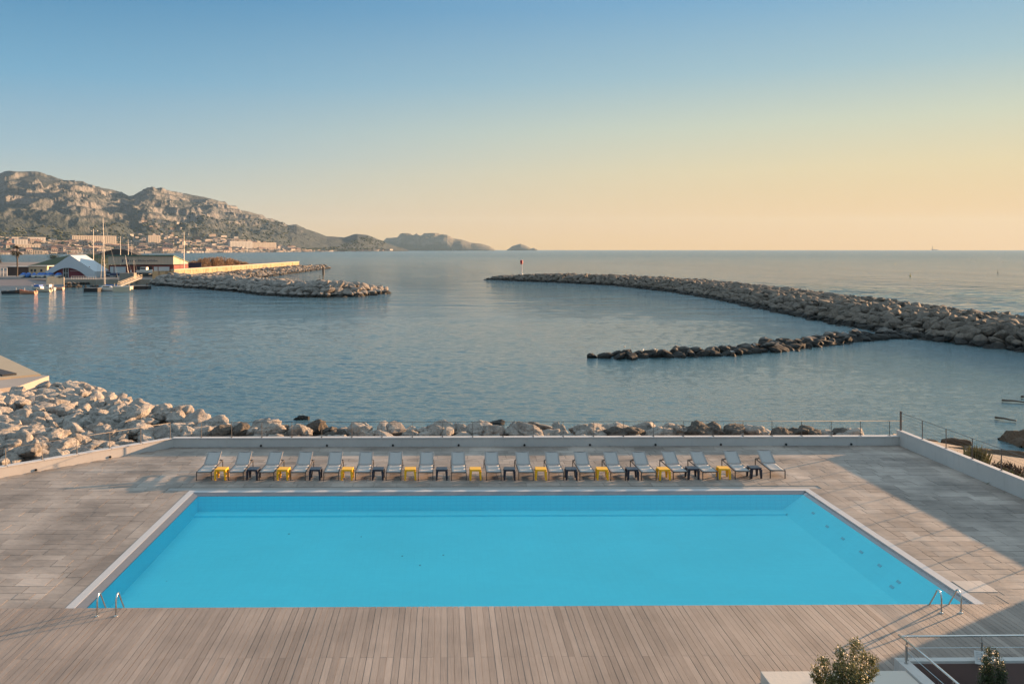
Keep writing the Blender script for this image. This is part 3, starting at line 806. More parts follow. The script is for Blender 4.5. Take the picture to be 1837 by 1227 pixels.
# a second layer filling the gaps
for r in [q for q in RK if random.random() < .28]:
    addrock(r.p+Vector((random.uniform(-.7, .7), random.uniform(-.7, .7), .32)), random.uniform(.7, 1.2), 'lime', 'heap')
# --- B: strip behind the back wall
random.seed(12)
for row, (yy, z, s0) in enumerate(((42.2, -.15, 1.15), (43.2, .15, 1.35), (44.4, .0, 1.5), (46.1, -1.5, 1.5), (47.6, -2.35, 1.6))):
    x = -12.5+random.random()
    while x < 22.5:
        f = (x+12)/35; s = s0*random.uniform(.65, 1.25)*(1-.18*f)
        dz = -.25*max(0, f-.55)/.45+(random.uniform(-.35, .12) if row == 1 else random.uniform(-.15, .05))
        if row == 1 and f > .75 and random.random() < .35: dz -= .6
        px_ = pix((x, yy, z))[0]
        k = 'weed' if ((px_ < 445 and row < 2) or 1225 < px_ < 1320 or 1075 < px_ < 1150 and row == 1 or (540 < px_ < 620 and random.random() < .4) or (px_ > 1350 and random.random() < .45) or (460 < px_ < 540 and random.random() < .5)) else 'lime'
        if 1235 < px_ < 1315 and row == 1: s *= 1.15; dz = .0
        if px_ > 1560: dz -= .8
        addrock((x, yy+random.uniform(-.25, .25), z+dz), s, k, 'strip'); x += s*random.uniform(.60, .84)
for px, py, s in ((541, 752, .55), (533, 753, .4), (892, 760, .6)):
    p = at(px, py, SEA); addrock((p.x, p.y, SEA-.05), s*1.5, 'weed', 'shoal')
# --- C: groyne
random.seed(8)
G = [at(x, y, SEA) for x, y in ((1062, 642), (1130, 643), (1210, 640), (1300, 637), (1400, 630), (1450, 622), (1520, 614), (1600, 607), (1660, 606))]
for p, t, f in along(G, 1.5):
    nrm = Vector((-t.y, t.x, 0)); s = random.uniform(1.2, 2.1)
    addrock(p+nrm*random.uniform(-.3, .3)+Vector((0, 0, .12)), s, 'groyne', 'groyne', .1)
    if f > .05: addrock(p+nrm*random.uniform(1.3, 1.9)+Vector((0, 0, .3)), random.uniform(1.2, 1.9), 'groyne', 'groyne', .1)
    if f > .2: addrock(p+nrm*random.uniform(2.6, 3.3)+Vector((0, 0, random.uniform(-.1, .35))), random.uniform(1.2, 1.9), 'groyne', 'groyne')
    if f > .5: addrock(p+nrm*random.uniform(4.0, 4.8)+Vector((0, 0, random.uniform(-.3, .15))), random.uniform(1.2, 2), 'groyne', 'groyne')
    if f > .72 and random.random() < .5: addrock(p+nrm*random.uniform(1.5, 3)+Vector((0, 0, random.uniform(.5, .8))), random.uniform(1.2, 2), 'groyne', 'groyne')
    if random.random() < .3: addrock(p-nrm*random.uniform(.8, 1.2)+Vector((0, 0, -.15)), random.uniform(.8, 1.2), 'groyne', 'groyne')
# --- D: right breakwater
random.seed(77)
def mole(path, prof, step, srange, k, patch, side=1, tip=True):
    A = along(path, step)
    for q, (p, t, f) in enumerate(A):
        nrm = Vector((-t.y, t.x, 0))*side
        for (off, z) in prof:
            sc = 1
            if tip: sc = min(1, .12+(f if tip == 1 else 1-f)*9)
            s = random.uniform(*srange)
            o_ = off*(.45+.55*sc) if tip else off
            zz = SEA+(z-SEA)*(.35+.65*sc) if z > SEA else z
            addrock(Vector((p.x, p.y, 0))+nrm*(o_+random.uniform(-.5, .5))+t*random.uniform(-.6, .6)+Vector((0, 0, zz-.25*s+random.uniform(-.18, .22))), s, k, patch)
D = [at(x, y, SEA) for x, y in ((872, 502), (930, 505), (1000, 507.5), (1100, 513), (1200, 524), (1300, 541), (1400, 563), (1500, 583), (1560, 594), (1620, 604), (1700, 616), (1837, 633))]
dlast = D[-1]; D += [dlast+Vector((3, -14, 0)), dlast+Vector((9, -34, 0))]
profD = [(.1, -2.75), (1.2, -2.1), (2.3, -1.4), (3.4, -.75), (4.5, -.2)]+[(4.5+1.75*i, .1+.12*math.sin(i*2.1)) for i in range(1, 9)]+[(20, -.4), (21.5, -1.6)]
mole(D, profD, 1.62, (1.15, 2.6), 'grey', 'breakwater', side=1, tip=1)
# --- E: marina mole
E = [at(x, y, SEA) for x, y in ((268, 511), (300, 514), (350, 518), (420, 524), (478, 531), (540, 534), (600, 534), (650, 532), (700, 526))]
profE = [(.1, -2.6), (1.5, -1.5), (2.9, -.4), (4.3, .55), (6.2, .95), (8.2, .95), (10.2, .9), (12, .2), (13.5, -1.2), (15, -2.4)]
mole(E, profE, 2.1, (2.0, 3.2), 'mole', 'mole', side=1, tip=2)
# --- F: rocks along the stone sea wall
W0 = Vector((-101.9+3.1, 303, 0)); W1 = Vector((-93.3+5.3, 502, 0))
FP = [W0+Vector((10, 0, 0)), Vector(at(476, 497.5, SEA)[:2]+(0,)), Vector(at(591, 481.5, SEA)[:2]+(0,))]
fp2 = [FP[0], FP[1], FP[2]]
for p, t, f in along(fp2, 2.4):
    nrm = Vector((-t.y, t.x, 0)); tt = (p.y-W0.y)/(W1.y-W0.y); wx = W0.x+(W1.x-W0.x)*tt
    wid = max(3, p.x-wx-1) if tt < 1 else max(2.5, (p.x-wx)*(1.25-tt)*3)
    nrow = int(wid/2.1)+1
    for r_ in range(nrow):
        g = r_/max(1, nrow-1) if nrow > 1 else 0
        z = -2.6+1.9*min(1, g*1.4)
        addrock((p.x-g*wid, p.y+random.uniform(-.7, .7), z+random.uniform(-.2, .2)), random.uniform(1.9, 3.0), 'mole' if random.random() < .5 else 'grey', 'seawall')
# --- G: revetment below the marquee
for (pa, pb) in (((112, 515), (180, 513)), ((116, 511), (182, 508)), ((122, 507), (184, 504))):
    a, b = at(*pa, -2.3), at(*pb, -2.3)
    n_ = int((b-a).length/1.5)
    for i in range(n_):
        q = a.lerp(b, (i+random.random()*.5)/n_); q.z = {515: -2.5, 511: -2.0, 507: -1.5}[pa[1]]
        addrock(q, random.uniform(1.1, 2.0), 'grey', 'revetment')

vis = sorted([r for r in RK if r.px > 0], key=lambda r: -r.px)
keep = set(id(r) for r in vis[:296])
lab = {'heap': ('heap by the left parapet', 'boulders heaped at the left of the terrace'),
       'strip': ('line behind the back railing', 'boulders behind the back parapet'),
       'shoal': ('shallows behind the back railing', 'rocks awash'),
       'groyne': ('low groyne in the bay', 'boulders of the low groyne'),
       'breakwater': ('long right breakwater', 'boulders of the right breakwater'),
       'mole': ('breakwater beside the marina', 'boulders of the marina breakwater'), 'seawall': ('foot of the stone sea wall', 'boulders at the sea wall'),
       'revetment': ('quay bank under the marquee', 'boulders of the quay bank')}
kw = {'mole': 'grey-beige', 'lime': 'pale limestone', 'grey': 'grey', 'weed': 'weed-covered', 'groyne': 'dark'}
def where(r):
    x, y = r.cam
    if r.patch == 'heap':
        h = 'by the quay' if y < 705 and x < 160 else 'at the water side' if y < 745 and x > 150 else 'nearest the wall' if y > 800-x*.09 else 'at the left' if x < 80 else 'in the middle' if x < 260 else 'at the right tip'
        return h
    n_ = {'strip': 300, 'groyne': 150, 'breakwater': 150}.get(r.patch, 200)
    names = ['left end', 'left half', 'centre', 'right half', 'right end']
    lo_, hi_ = {'strip': (320, 1560), 'groyne': (1050, 1680), 'breakwater': (1300, 1837)}.get(r.patch, (0, 700))
    return 'in the '+names[max(0, min(4, int((x-lo_)/(hi_-lo_)*5)))]
massV = {}
for r in RK:
    M = Matrix.Translation(r.p) @ Matrix.Rotation(r.e[2], 4, 'Z') @ Matrix.Rotation(r.e[0], 4, 'X') @ Matrix.Rotation(r.e[1], 4, 'Y') @ Matrix.Diagonal((*r.s, 1))
    if id(r) in keep:
        o = bpy.data.objects.new('boulder', hi_mesh(r.i, r.k)); COL.objects.link(o); o.matrix_world = M
        sz = 'big' if r.px > 42 else 'mid-sized' if r.px > 27 else 'small'
        tag(o, '%s %s boulder %s of the %s' % (sz, kw[r.k], where(r), lab[r.patch][0]), 'boulder', lab[r.patch][1]+' (%s, %s, %s)' % (sz, kw[r.k], where(r)))
    else:
        A = np.array(M); P = lo[r.i]@A[:3, :3].T+A[:3, 3]
        massV.setdefault(r.k, []).append((P, random.random()))
for k, L in massV.items():
    V = np.concatenate([p for p, _ in L]); T = np.concatenate([np.full(len(VL), t) for _, t in L])
    Fa = np.concatenate([FL+i*len(VL) for i in range(len(L))])
    o = npmesh('distant_boulders', V, Fa, rm[k][1], {'tone': T})
    tag(o, {'lime': 'pale boulders at the hidden back of the heaps', 'mole': 'countless beige boulders of the marina breakwater and sea wall foot', 'grey': 'countless grey boulders of the long right-hand breakwater', 'weed': 'small weed-covered rocks behind the parapet', 'groyne': 'small dark rocks of the low groyne'}[k], 'boulders', kind='stuff')
print('rocks', len(RK), 'vis', len(vis))
# cores so that no water shows between the rocks
coreM = simple('rubble_core', (.06, .055, .05), .95)
def core(path, prof, name, side=1):
    m = MB(); vv = []; P = path; n = len(P); k = len(prof)
    for i, p in enumerate(P):
        t = (P[min(i+1, n-1)]-P[max(i-1, 0)]).normalized(); nrm = Vector((-t.y, t.x, 0))*side
        for off, z in prof: vv.append((p.x+nrm.x*off, p.y+nrm.y*off, z))
    ff = [(i*k+j, i*k+j+1, (i+1)*k+j+1, (i+1)*k+j) for i in range(n-1) for j in range(k-1)]
    m.add(vv, ff); tag(m.build(name, coreM), kind='structure')
core(D[2:], [(1, -3.2), (3, -2.0), (5.4, -.9), (18.5, -1.0), (21, -3.2)], 'breakwater_core')
core(D[1:3], [(2, -3.2), (3.5, -2.5), (5.4, -1.9), (12, -2), (16, -3.2)], 'breakwater_core')
core(E[:-1], [(1, -3.2), (3, -1.9), (5, -.4), (10, -.4), (14, -3.2)], 'breakwater_core')
m = MB(); m.prism([(-60, 16), (-26, 26), (LC.x-.2, WY+.3), (22, WY+.3), (22, 43), (-11, 44.5)]+[(p.x, p.y-2) for p in reversed(outl2[:-2])], -3.2, -.75)
m.prism([(-12, WY+.31), (23, WY+.31), (23, 44.2), (-12, 44.2)], -3.2, -.749)
tag(m.build('embankment', coreM), kind='structure')

# ---------------------------------------------------------------- concrete quay at the far left
quayM = simple('sandy_concrete', (.40, .32, .22), .85, var=.10, scale=.3, bump=.2, bscale=4)
quay2 = simple('grey_concrete', (.33, .285, .25), .85, var=.12, scale=.5, bump=.2, bscale=4)
z0 = -.55
P = [at(x, y, z0) for x, y in ((-160, 560), (0, 637), (73, 671), (20, 676), (0, 678), (-160, 690))]
m = MB(); m.prism([(p.x, p.y) for p in P], -3.2, z0); tag(m.build('quay', quayM), kind='structure')
P = [at(x, y, z0-.15) for x, y in ((-160, 680), (14, 675.5), (62, 671.5), (88, 674), (36, 692), (0, 697), (-160, 740))]
m = MB(); m.prism([(p.x, p.y) for p in P], -3.2, z0-.15); tag(m.build('quay_ramp', quay2), kind='structure')
m = MB(); a, b = at(-60, 655, z0), at(17, 674, z0)
m.bar(a+Vector((0, 0, .12)), b+Vector((0, 0, .04)), 1.1, .22); tag(m.build('rubber_ramp', simple('black_rubber', (.03, .03, .032), .7)), 'black rubber ramp lying on the sandy concrete quay at the far left', 'ramp')

# ---------------------------------------------------------------- beach at the right
sandM = NM('beach_sand'); v = sandM.coord('World')
c = sandM.mix(sandM.noise(v, .5, 5, .6), (.19, .15, .115), (.27, .22, .175))
c = sandM.mix(sandM.ramp(sandM.noise(v, 6, 5, .7), [(.5, 0), (.72, .55)]), c, (.12, .085, .055))
sandM.out(c, .9, sandM.bump(sandM.noise(v, 3, 6, .7), .7, .08)); sandM = sandM.m
shore = [at(x, y, SEA) for x, y in ((1600, 772), (1646, 781.5), (1700, 790), (1760, 799), (1837, 812), (1920, 826), (2050, 836))]
m = MB(); vv = []; n_ = len(shore)
rows = 9
for i, p in enumerate(shore):
    near = Vector((WX+.2+i*2.2, WY+.1-max(0, i-.6)*6.0, 0))
    for j in range(rows):
        t = j/(rows-1); q = p.lerp(near, t)
        z = SEA-.02+1.05*t**.6+.6*t*t+random.uniform(-.04, .04)-(.3 if j == 0 else 0)
        vv.append((q.x, q.y, z))
ff = [(i*rows+j, i*rows+j+1, (i+1)*rows+j+1, (i+1)*rows+j) for i in range(n_-1) for j in range(rows-1)]
m.add(vv, ff); ob = m.build('beach', sandM, smooth=True); tag(ob, kind='structure')
ob.modifiers.new('s', 'SUBSURF').levels = 3; ob.modifiers['s'].render_levels = 3
m = MB(); m.prism([(WX+.2, 5), (75, 5), (75, 30), (48, 38), (33, 42), (WX+.2, WY+.1)], -3.4, -1.35)
tag(m.build('shore_ground', sandM), kind='structure')
# dark strand line of weed, rocky outcrop, logs
def rough_mound(name, poly_c, rx, ry, h, mat, z, seed, label, cat, kind=None, rot=0, nz=.4):
    N1, N2 = 14, 60; vv = []
    for j in range(N2):
        a = 2*math.pi*j/N2; er = 1+.22*mnoise.noise(Vector((math.cos(a)*1.6, math.sin(a)*1.6, seed)))
        for i in range(N1):
            r_ = i/(N1-1); x, y = rx*r_*er*math.cos(a), ry*r_*er*math.sin(a)
            zz = h*(1-r_**2.4)+nz*h*mnoise.fractal(Vector((x*1.3, y*1.3, seed)), .8, 2.2, 5)*(1-.2*r_)
            vv.append((x*math.cos(rot)-y*math.sin(rot), x*math.sin(rot)+y*math.cos(rot), zz-(.25 if i == N1-1 else 0)))
    ff = [(j*N1+i, j*N1+i+1, ((j+1) % N2)*N1+i+1, ((j+1) % N2)*N1+i) for j in range(N2) for i in range(N1-1)]
    m = MB(); m.add(vv, ff); o = m.build(name, mat, loc=(poly_c[0], poly_c[1], z)); tag(o, label, cat, kind=kind); return o
weedM = NM('dry_weed'); v = weedM.coord('Object')
weedM.out(weedM.mix(weedM.noise(v, 5, 6, .75), (.03, .02, .014), (.20, .125, .075)), .95, weedM.bump(weedM.noise(v, 9, 6, .75), 1, .12)); weedM = weedM.m
p = at(1850, 795, SEA)
rough_mound('outcrop', (p.x+.6, p.y-.6), 2.3, 3.0, .6, weedM, SEA+.05, 4.4, 'brown layered rocky outcrop at the water\'s edge at the right', 'outcrop', nz=.8)
for (px, py, rx, ry, h, sd, nm_, lb) in ((1775, 812, 3.6, .55, .22, 2.2, 'seaweed_bank', 'long dark bank of dried seaweed along the beach'), (1716, 790, .85, .22, .16, 7.1, 'seaweed_clump', 'small dark clump of seaweed on the wet sand'), (1660, 789.5, .8, .2, .1, 3.1, 'seaweed_clump', 'low dark seaweed patch by the beach corner of the railing')):
    p = at(px, py, -2.3); rough_mound(nm_, (p.x, p.y), rx, ry, h, weedM, -2.32, sd, lb, 'seaweed', rot=-.35)
logM = simple('wet_driftwood', (.10, .07, .05), .7, var=.4, scale=4, bump=.6, bscale=10)
for (xa, ya, xb, yb, r_, lb) in ((1797, 717.5, 1846, 722, .10, 'long straight driftwood log lying in the shallow water'), (1785, 748.5, 1823, 754.5, .10, 'short slanting driftwood log nearest the rocky outcrop'), (1831, 711, 1850, 713, .11, 'farthest driftwood log cut by the right edge of the view')):
    a, b = at(xa, ya, SEA+.12), at(xb, yb, SEA+.10); m = MB(); mid = a.lerp(b, .45)+Vector((0, .03, .03))
    m.tube([a, a.lerp(b, .15), mid, a.lerp(b, .75), b], r_*.85, 9, r2=r_*.45)
    tag(m.build('driftwood', logM, smooth=True), lb, 'driftwood')
# dry plants on the beach bank
grassM = leafmat('dry_grass', (.17, .115, .05), (.36, .26, .13), .2); shrubM = leafmat('beach_shrub', (.03, .05, .02), (.13, .15, .055), .2)
greyM = leafmat('tamarisk', (.10, .10, .045), (.25, .24, .11), .3)
def tuft(loc, h, w, n_, mat, seed, name, label, cat, group=None, blade=.02, up=1.6):
    random.seed(seed); ml = MB(); ml.usec = True
    for _ in range(n_):
        b_ = Vector((random.gauss(0, w*.35), random.gauss(0, w*.35), 0)); d = Vector((random.gauss(0, .45), random.gauss(0, .45), up*random.uniform(.4, 1))).normalized()
        L = h*random.uniform(.4, 1)
        if up < 1: b_ = b_+Vector((0, 0, random.random()*h*.7)); L *= .35
        ml.add(leaf_card(b_, d, Vector((random.random()-.5, random.random()-.5, .6)), L, blade), [(0, 1, 2), (0, 2, 3)], 0, random.random())
    o = ml.build(name, mat, loc=loc); tag(o, label, cat, group); return o
random.seed(99)
q_ = atd(1751, 830, 40.5)
tuft((q_.x, q_.y, -1.75), 2.0, .22, 380, greyM, 1, 'shrub', 'feathery grey-green shrub behind the third post of the right railing', 'shrub', blade=.025, up=4.0)
sh = [(1765, 838, 36.5, .45, .9), (1790, 846, 35.5, .6, 1.0), (1820, 858, 34.6, .6, 1.2), (1808, 838, 38, .5, .9), (1836, 866, 33.5, .5, .9)]
for i, (px, py, d, h, w) in enumerate(sh):
    p = atd(px, py, d)
    tuft((p.x, p.y, -.95 if d < 37 else -1.2), h+.75, w, 900, shrubM if i != 3 else weedM, 40+i, 'shrub', ['low dark green shrub left of the fifth railing post', 'dark shrub right behind the fifth railing post', 'green shrub low behind the right end of the right parapet', 'reddish brown shrub on the bank beyond the dark shrubs', 'yellow-green shrub at the extreme right behind the parapet'][i], 'shrub', blade=.05, up=.7)
for i in range(34):
    t = random.random(); px = 1655+t*185; d = 41.5-t*6.5+random.random()*3.5; p = atd(px, 800, d)
    tuft((p.x, p.y, -1.75+t*.45), random.uniform(.5, 1.0), .4, 70, grassM, 200+i, 'grass_tuft', 'tall dry straw-coloured grass tuft on the beach bank behind the right railing', 'grass tuft', 'dry grass tufts on the beach bank', blade=.012, up=2.2)

# gulls on the groyne ------------------------------------------------
gm = simple('gull_white', (.62, .60, .57), .7); gg = simple('gull_grey', (.20, .21, .22), .7); gy = simple('gull_beak', (.6, .35, .05), .5)
def gull(loc, rz, label):
    root = empty('gull', loc, rz)
    m = MB(); prof = [(.005, -.22), (.03, -.2), (.055, -.12), (.085, -.02), (.09, .07), (.07, .15), (.045, .19)]
    vv = []; n = 10
    for r_, x in prof:
        for j in range(n): a = 2*math.pi*j/n; vv.append((x, r_*math.cos(a)*.85, .20+r_*math.sin(a)+.04*x))
    neck = [(.038, .215, .045), (.045, .245, .085), (.04, .27, .095), (.015, .30, .09)]
    for r_, x, dz in neck:
        for j in range(n): a = 2*math.pi*j/n; vv.append((x, r_*math.cos(a), .215+dz+r_*math.sin(a)))
    k = len(prof)+len(neck); ff = [(i*n+j, i*n+(j+1) % n, (i+1)*n+(j+1) % n, (i+1)*n+j) for i in range(k-1) for j in range(n)]
    m.add(vv, ff+[tuple(range(n)), tuple((k-1)*n+j for j in range(n))]); m.build('body', gm, root, smooth=True)
    m = MB(); m.tube([(.29, 0, .305), (.35, 0, .295)], .012, 6, r2=.004); m.build('beak', gy, root)
    for s in (-1, 1):
        m = MB(); m.add([(.12, s*.08, .26), (.10, s*.10, .19), (-.15, s*.07, .17), (-.30, s*.02, .21), (-.1, s*.055, .27)], [(0, 1, 2, 3, 4)]); w_ = m.build('wing', gg, root)
        q = w_.modifiers.new('s', 'SOLIDIFY'); q.thickness = .015
        m = MB(); m.tube([(.02, s*.03, .14), (.03, s*.03, 0)], .006, 5); m.build('leg', gy, root)
    tag(root, label, 'gull'); return root
for (px, py, wh) in ((1125, 629.5, 'on the second dark rock from the groyne\'s outer tip'), (1155, 628.5, 'low on the flat rock right of the outermost gull'), (1186, 619.5, 'standing clear on a round rock at the groyne\'s outer third'), (1321, 618, 'on the middle rocks of the groyne'), (1375, 608.5, 'alone and upright left of the groyne\'s rise')):
    d = at(px, 640, SEA).y
    rk = [r for r in RK if r.patch == 'groyne']; q = atd(px, py, d)
    best = min(rk, key=lambda r: (r.p.x-q.x)**2+.3*(r.p.y-q.y)**2)
    gull((best.p.x, best.p.y, best.p.z+best.s[2]*.92), random.uniform(0, 6), 'gull %s' % wh)
# red harbour beacon on the right breakwater, dark pole on the left one
redM = simple('beacon_red', (.42, .02, .03), .5); whM = simple('beacon_white', (.62, .60, .56), .6)
b = at(939.5, 503, SEA); b = Vector((b.x, b.y+9, 0)); rt = empty('beacon', (b.x, b.y, -.6)); m = MB(); m.lathe([(.6, 0), (.6, .4), (.24, .5), (.22, 4.4)], n=12); m.build('pole', whM, rt)
m = MB(); m.lathe([(.5, 4.3), (.58, 4.4), (.58, 5.8), (.5, 5.9)], n=14); m.build('lamp_housing', redM, rt); m = MB(); m.lathe([(.18, 5.9), (.14, 6.2), (.02, 6.3)], n=10); m.build('lamp', whM, rt)
tag(rt, 'slim white beacon with a red cylindrical top at the tip of the right breakwater', 'beacon')
b = atd(580, 505, 223); rt = empty('beacon', (b.x, b.y, b.z-.6)); dkM = simple('dark_green_metal', (.03, .035, .03), .6)
m = MB(); m.lathe([(.14, 0), (.14, 2.4)], n=8); m.lathe([(.28, 2.3), (.28, 4.3), (.1, 4.5)], n=10); m.build('pole', dkM, rt)
m = MB(); m.bar((-1, 0, 0), (-1, 0, 2.2), .08, .08); m.bar((-1, 0, 2.1), (0, 0, 2.1), .06, .06); m.bar((-1, 0, 1.2), (0, 0, 1.2), .06, .06); m.build('ladder_cage', dkM, rt)
tag(rt, 'dark slender beacon pole with ladder cage on the marina breakwater', 'beacon')

# ================================================================ MARINA
GZ = -1.1
landM = NM('marina_ground'); v = landM.coord('World')
landM.out(landM.mix(landM.ramp(landM.noise(v, .06, 5, .65), [(.4, 0), (.6, 1)]), (.12, .10, .09), (.24, .20, .175)), .9); landM = landM.m
greenM = NM('mound_grass'); v = greenM.coord('World')
greenM.out(greenM.mix(greenM.noise(v, .12, 6, .7), (.022, .034, .012), (.075, .078, .03)), .95, greenM.bump(greenM.noise(v, .5, 5), .6, .5)); greenM = greenM.m
fl = [at(x, y, SEA) for x, y in ((-400, 514), (0, 513.5), (60, 513.5), (112, 513))]
m = MB()
m.prism([(-500, 300), (-214, 300), (-150, 300), (-136, 292), (-96, 292), (-96, 303), (-85.5, 507), (-150, 640), (-330, 700), (-600, 720)], -4, GZ)
tag(m.build('marina_land', landM), kind='structure')
m = MB(); a0 = [(p.x, p.y-1, SEA-.3) for p in fl]; a1 = [(p.x*1.0, 301, GZ+.01) for p in fl]
for i in range(3): m.quad(a0[i], a0[i+1], a1[i+1], a1[i])
m.quad(a0[3], (-139, 276, SEA-.3), (-136, 301, GZ+.01), a1[3])
tag(m.build('slipway', simple('slipway_concrete', (.19, .155, .15), .85, var=.25, scale=.12)), kind='structure')
# quay wall below the warehouse
m = MB(); a, b = at(246, 513, SEA), at(318, 511, SEA)
qw = empty('quay_wall', (0, 0, 0)); m.box(-134, -97, 291.0, 292.0, -4, GZ+.3); m.box(-113, -108, 288.5, 291, -4, GZ+2.6); m.build('wall', simple('quay_stone', (.27, .235, .19), .9, var=.3, scale=.6, bump=.4, bscale=2), qw)
tag(qw, 'dark low quay wall with a stone pier below the warehouse', 'wall')
# grass mound with a shelter on top
def mound(cx, cy, rx, ry, h, mat, name, nr=24, na=72, flat=.55, z0=GZ, nz=.3, seed=1):
    vv = [(cx, cy, z0+h)]; ff = []
    for i in range(1, nr+1):
        r_ = i/nr; hh = h if r_ < flat else h*(.5+.5*math.cos(math.pi*(r_-flat)/(1-flat)))
        for j in range(na):
            a = 2*math.pi*j/na; x, y = cx+rx*r_*math.cos(a), cy+ry*r_*math.sin(a)
            vv.append((x, y, z0-.2+hh+nz*mnoise.noise(Vector((x*.08, y*.08, seed)))*min(1, (1-r_)*5)))
    for j in range(na): ff.append((0, 1+j, 1+(j+1) % na))
    for i in range(nr-1):
        for j in range(na): ff.append((1+i*na+j, 1+i*na+na+j, 1+i*na+na+(j+1) % na, 1+i*na+(j+1) % na))
    m = MB(); m.add(vv, ff); o = m.build(name, mat, smooth=True); tag(o, kind='structure'); return o
mound(-193, 470, 50, 60, 8.1, greenM, 'grass_mound', flat=.22, nz=.9)
p = atd(213, 457, 455); hut = empty('shelter', (p.x, p.y, 6.6))
hw = 9.5
m = MB(); m.add([(-hw*1.15, -3, .2), (hw*.6, -3, 1.2), (hw*1.3, -3, -.3), (-hw*1.15, 4, .2), (hw*.6, 4, 1.2), (hw*1.3, 4, -.3), (-2, -3, 3.3), (-2, 4, 3.9), (4.5, -3, 3.0), (5, 4, 3.4)], [(0, 6, 7, 3), (6, 8, 9, 7), (8, 2, 5, 9), (0, 2, 8, 6), (3, 7, 9, 5)])
m.build('roof', simple('dark_roof', (.055, .05, .048), .8), hut); m = MB(); m.box(-4, 7, -2.6, 3.5, -1.2, 1.6); m.build('wall', simple('hut_wood', (.26, .16, .10), .8), hut)
tag(hut, 'low dark-roofed shelter on top of the grass mound', 'shelter')
m = MB(); p0, p1 = atd(115, 474, 395), atd(200, 474, 395)
m.bar(p0, p1, .12, .12); 
for i in range(9): q = p0.lerp(p1, i/8); m.bar(q, q-Vector((0, 0, 1.1)), .1, .1)
tag(m.build('fence', whM), 'thin white rail fence along the foot of the grass mound', 'fence')
p = atd(96, 462, 455); m = MB(); random.seed(4); m.usec = True
for _ in range(420):
    q = Vector((random.gauss(0, 1.3), random.gauss(0, 1.2), random.random()*1.9+.3)); m.add(leaf_card(q, Vector((random.gauss(0, 1), random.gauss(0, 1), random.random())), Vector((0.1, .2, 1)), .6, .4), [(0, 1, 2), (0, 2, 3)], 0, random.random())
rt = empty('tree', (p.x, p.y, 2.0)); m.build('crown', darkleaf, rt, loc=(0, 0, 2.2)); m = MB(); m.tube([(0, 0, 0), (0, 0, 3)], .2, 6); m.build('trunk', bark, rt)
tag(rt, 'small round dark tree at the left shoulder of the grass mound', 'tree')

# warehouse -----------------------------------------------------------
x0, x1, yF, yB = -137.2+3.4, -111.3+3.4, 330, 349
beige = NM('beige_cladding'); v = beige.coord('World'); wv = beige.node('ShaderNodeTexWave', wave_type='BANDS', bands_direction='X'); wv.inputs['Scale'].default_value = .55; beige.link(v, wv.inputs['Vector'])
beige.out(beige.mix(wv.outputs['Fac'], (.40, .31, .23), (.52, .41, .31)), .7, beige.bump(wv.outputs['Fac'], .5, .08)); beige = beige.m
brickM = simple('red_panel', (.17, .045, .04), .8, var=.15, scale=1); greenR = simple('green_roof', (.05, .13, .10), .6); shutM = simple('white_shutter', (.50, .52, .52), .6)
wh = empty('warehouse', (x0, yF, GZ)); Wd = x1-x0; Dp = yB-yF; zt0 = 8.15; zt1 = 5.3; zm = 4.9
m = MB(); m.box(0, Wd, .6, Dp, 0, zm-.4); m.build('wall', brickM, wh)
m = MB(); m.add([(0, 0, zm-.1), (Wd, 0, zm-.1), (Wd, 0, zt0), (0, 0, zt0), (0, Dp, zm-.1), (Wd, Dp, zm-.1), (Wd, Dp, zt1), (0, Dp, zt1)], [(0,1,2,3),(1,5,6,2),(5,4,7,6),(4,0,3,7),(0,4,5,1)]); m.build('cladding', beige, wh)
m = MB(); m.add([(-.3, -.4, zt0), (Wd+.3, -.4, zt0), (Wd+.3, Dp+.3, zt1), (-.3, Dp+.3, zt1), (-.3, -.4, zt0+.45), (Wd+.3, -.4, zt0+.45), (Wd+.3, Dp+.3, zt1+.3), (-.3, Dp+.3, zt1+.3)], [(0,3,2,1),(4,5,6,7),(0,1,5,4),(1,2,6,5),(2,3,7,6),(3,0,4,7)]); m.build('roof', greenR, wh)
for (a, b) in ((.6, 2.0), (2.35, 6.8), (18, 19.5), (19.85, 24.2)):
    m = MB(); m.box(a, b, .50, .58, 0, 3.9); m.build('garage_door', shutM, wh)
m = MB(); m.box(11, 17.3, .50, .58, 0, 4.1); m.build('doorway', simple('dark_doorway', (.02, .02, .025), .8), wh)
for a in (8.6, 24.9):
    m = MB(); m.box(a, a+.55, .50, .58, 1.7, 2.6); m.build('notice_board', whM, wh)
# worn lettering on the fascia (only the first letter and the mark can be made out)
navy = simple('navy_paint', (.03, .05, .10), .7); fade = simple('faded_paint', (.13, .125, .13), .7)
m = MB(); m.box(5.6, 5.85, -.06, -.01, 5.6, 6.9); m.box(5.85, 6.5, -.06, -.01, 6.65, 6.9); m.box(5.85, 6.3, -.06, -.01, 6.15, 6.35); m.build('letter_f', navy, wh)
m = MB(); m.add([(7.3, -.05, 7.5), (7.9, -.05, 6.9), (8.4, -.05, 6.3), (8.1, -.05, 5.9), (7.5, -.05, 5.5), (7.6, -.05, 6.1), (7.2, -.05, 6.3), (7.5, -.05, 6.8)], [(0,1,2,3,4,5,6,7)])
o_ = m.build('emblem', navy, wh); s_ = o_.modifiers.new('s', 'SOLIDIFY'); s_.thickness = .04
m = MB(); xx = 8.8; random.seed(6)
while xx < 19.5:
    w_ = random.choice((.16, .22, .28)); hh = random.choice((.5, .5, .75)); m.box(xx, xx+w_, -.05, -.01, 6.0, 6.0+hh); xx += w_+random.choice((.12, .12, .14, .4))
m.build('worn_lettering', fade, wh)
tag(wh, 'long beige and red warehouse with green roof edge and white garage doors by the marina', 'warehouse')
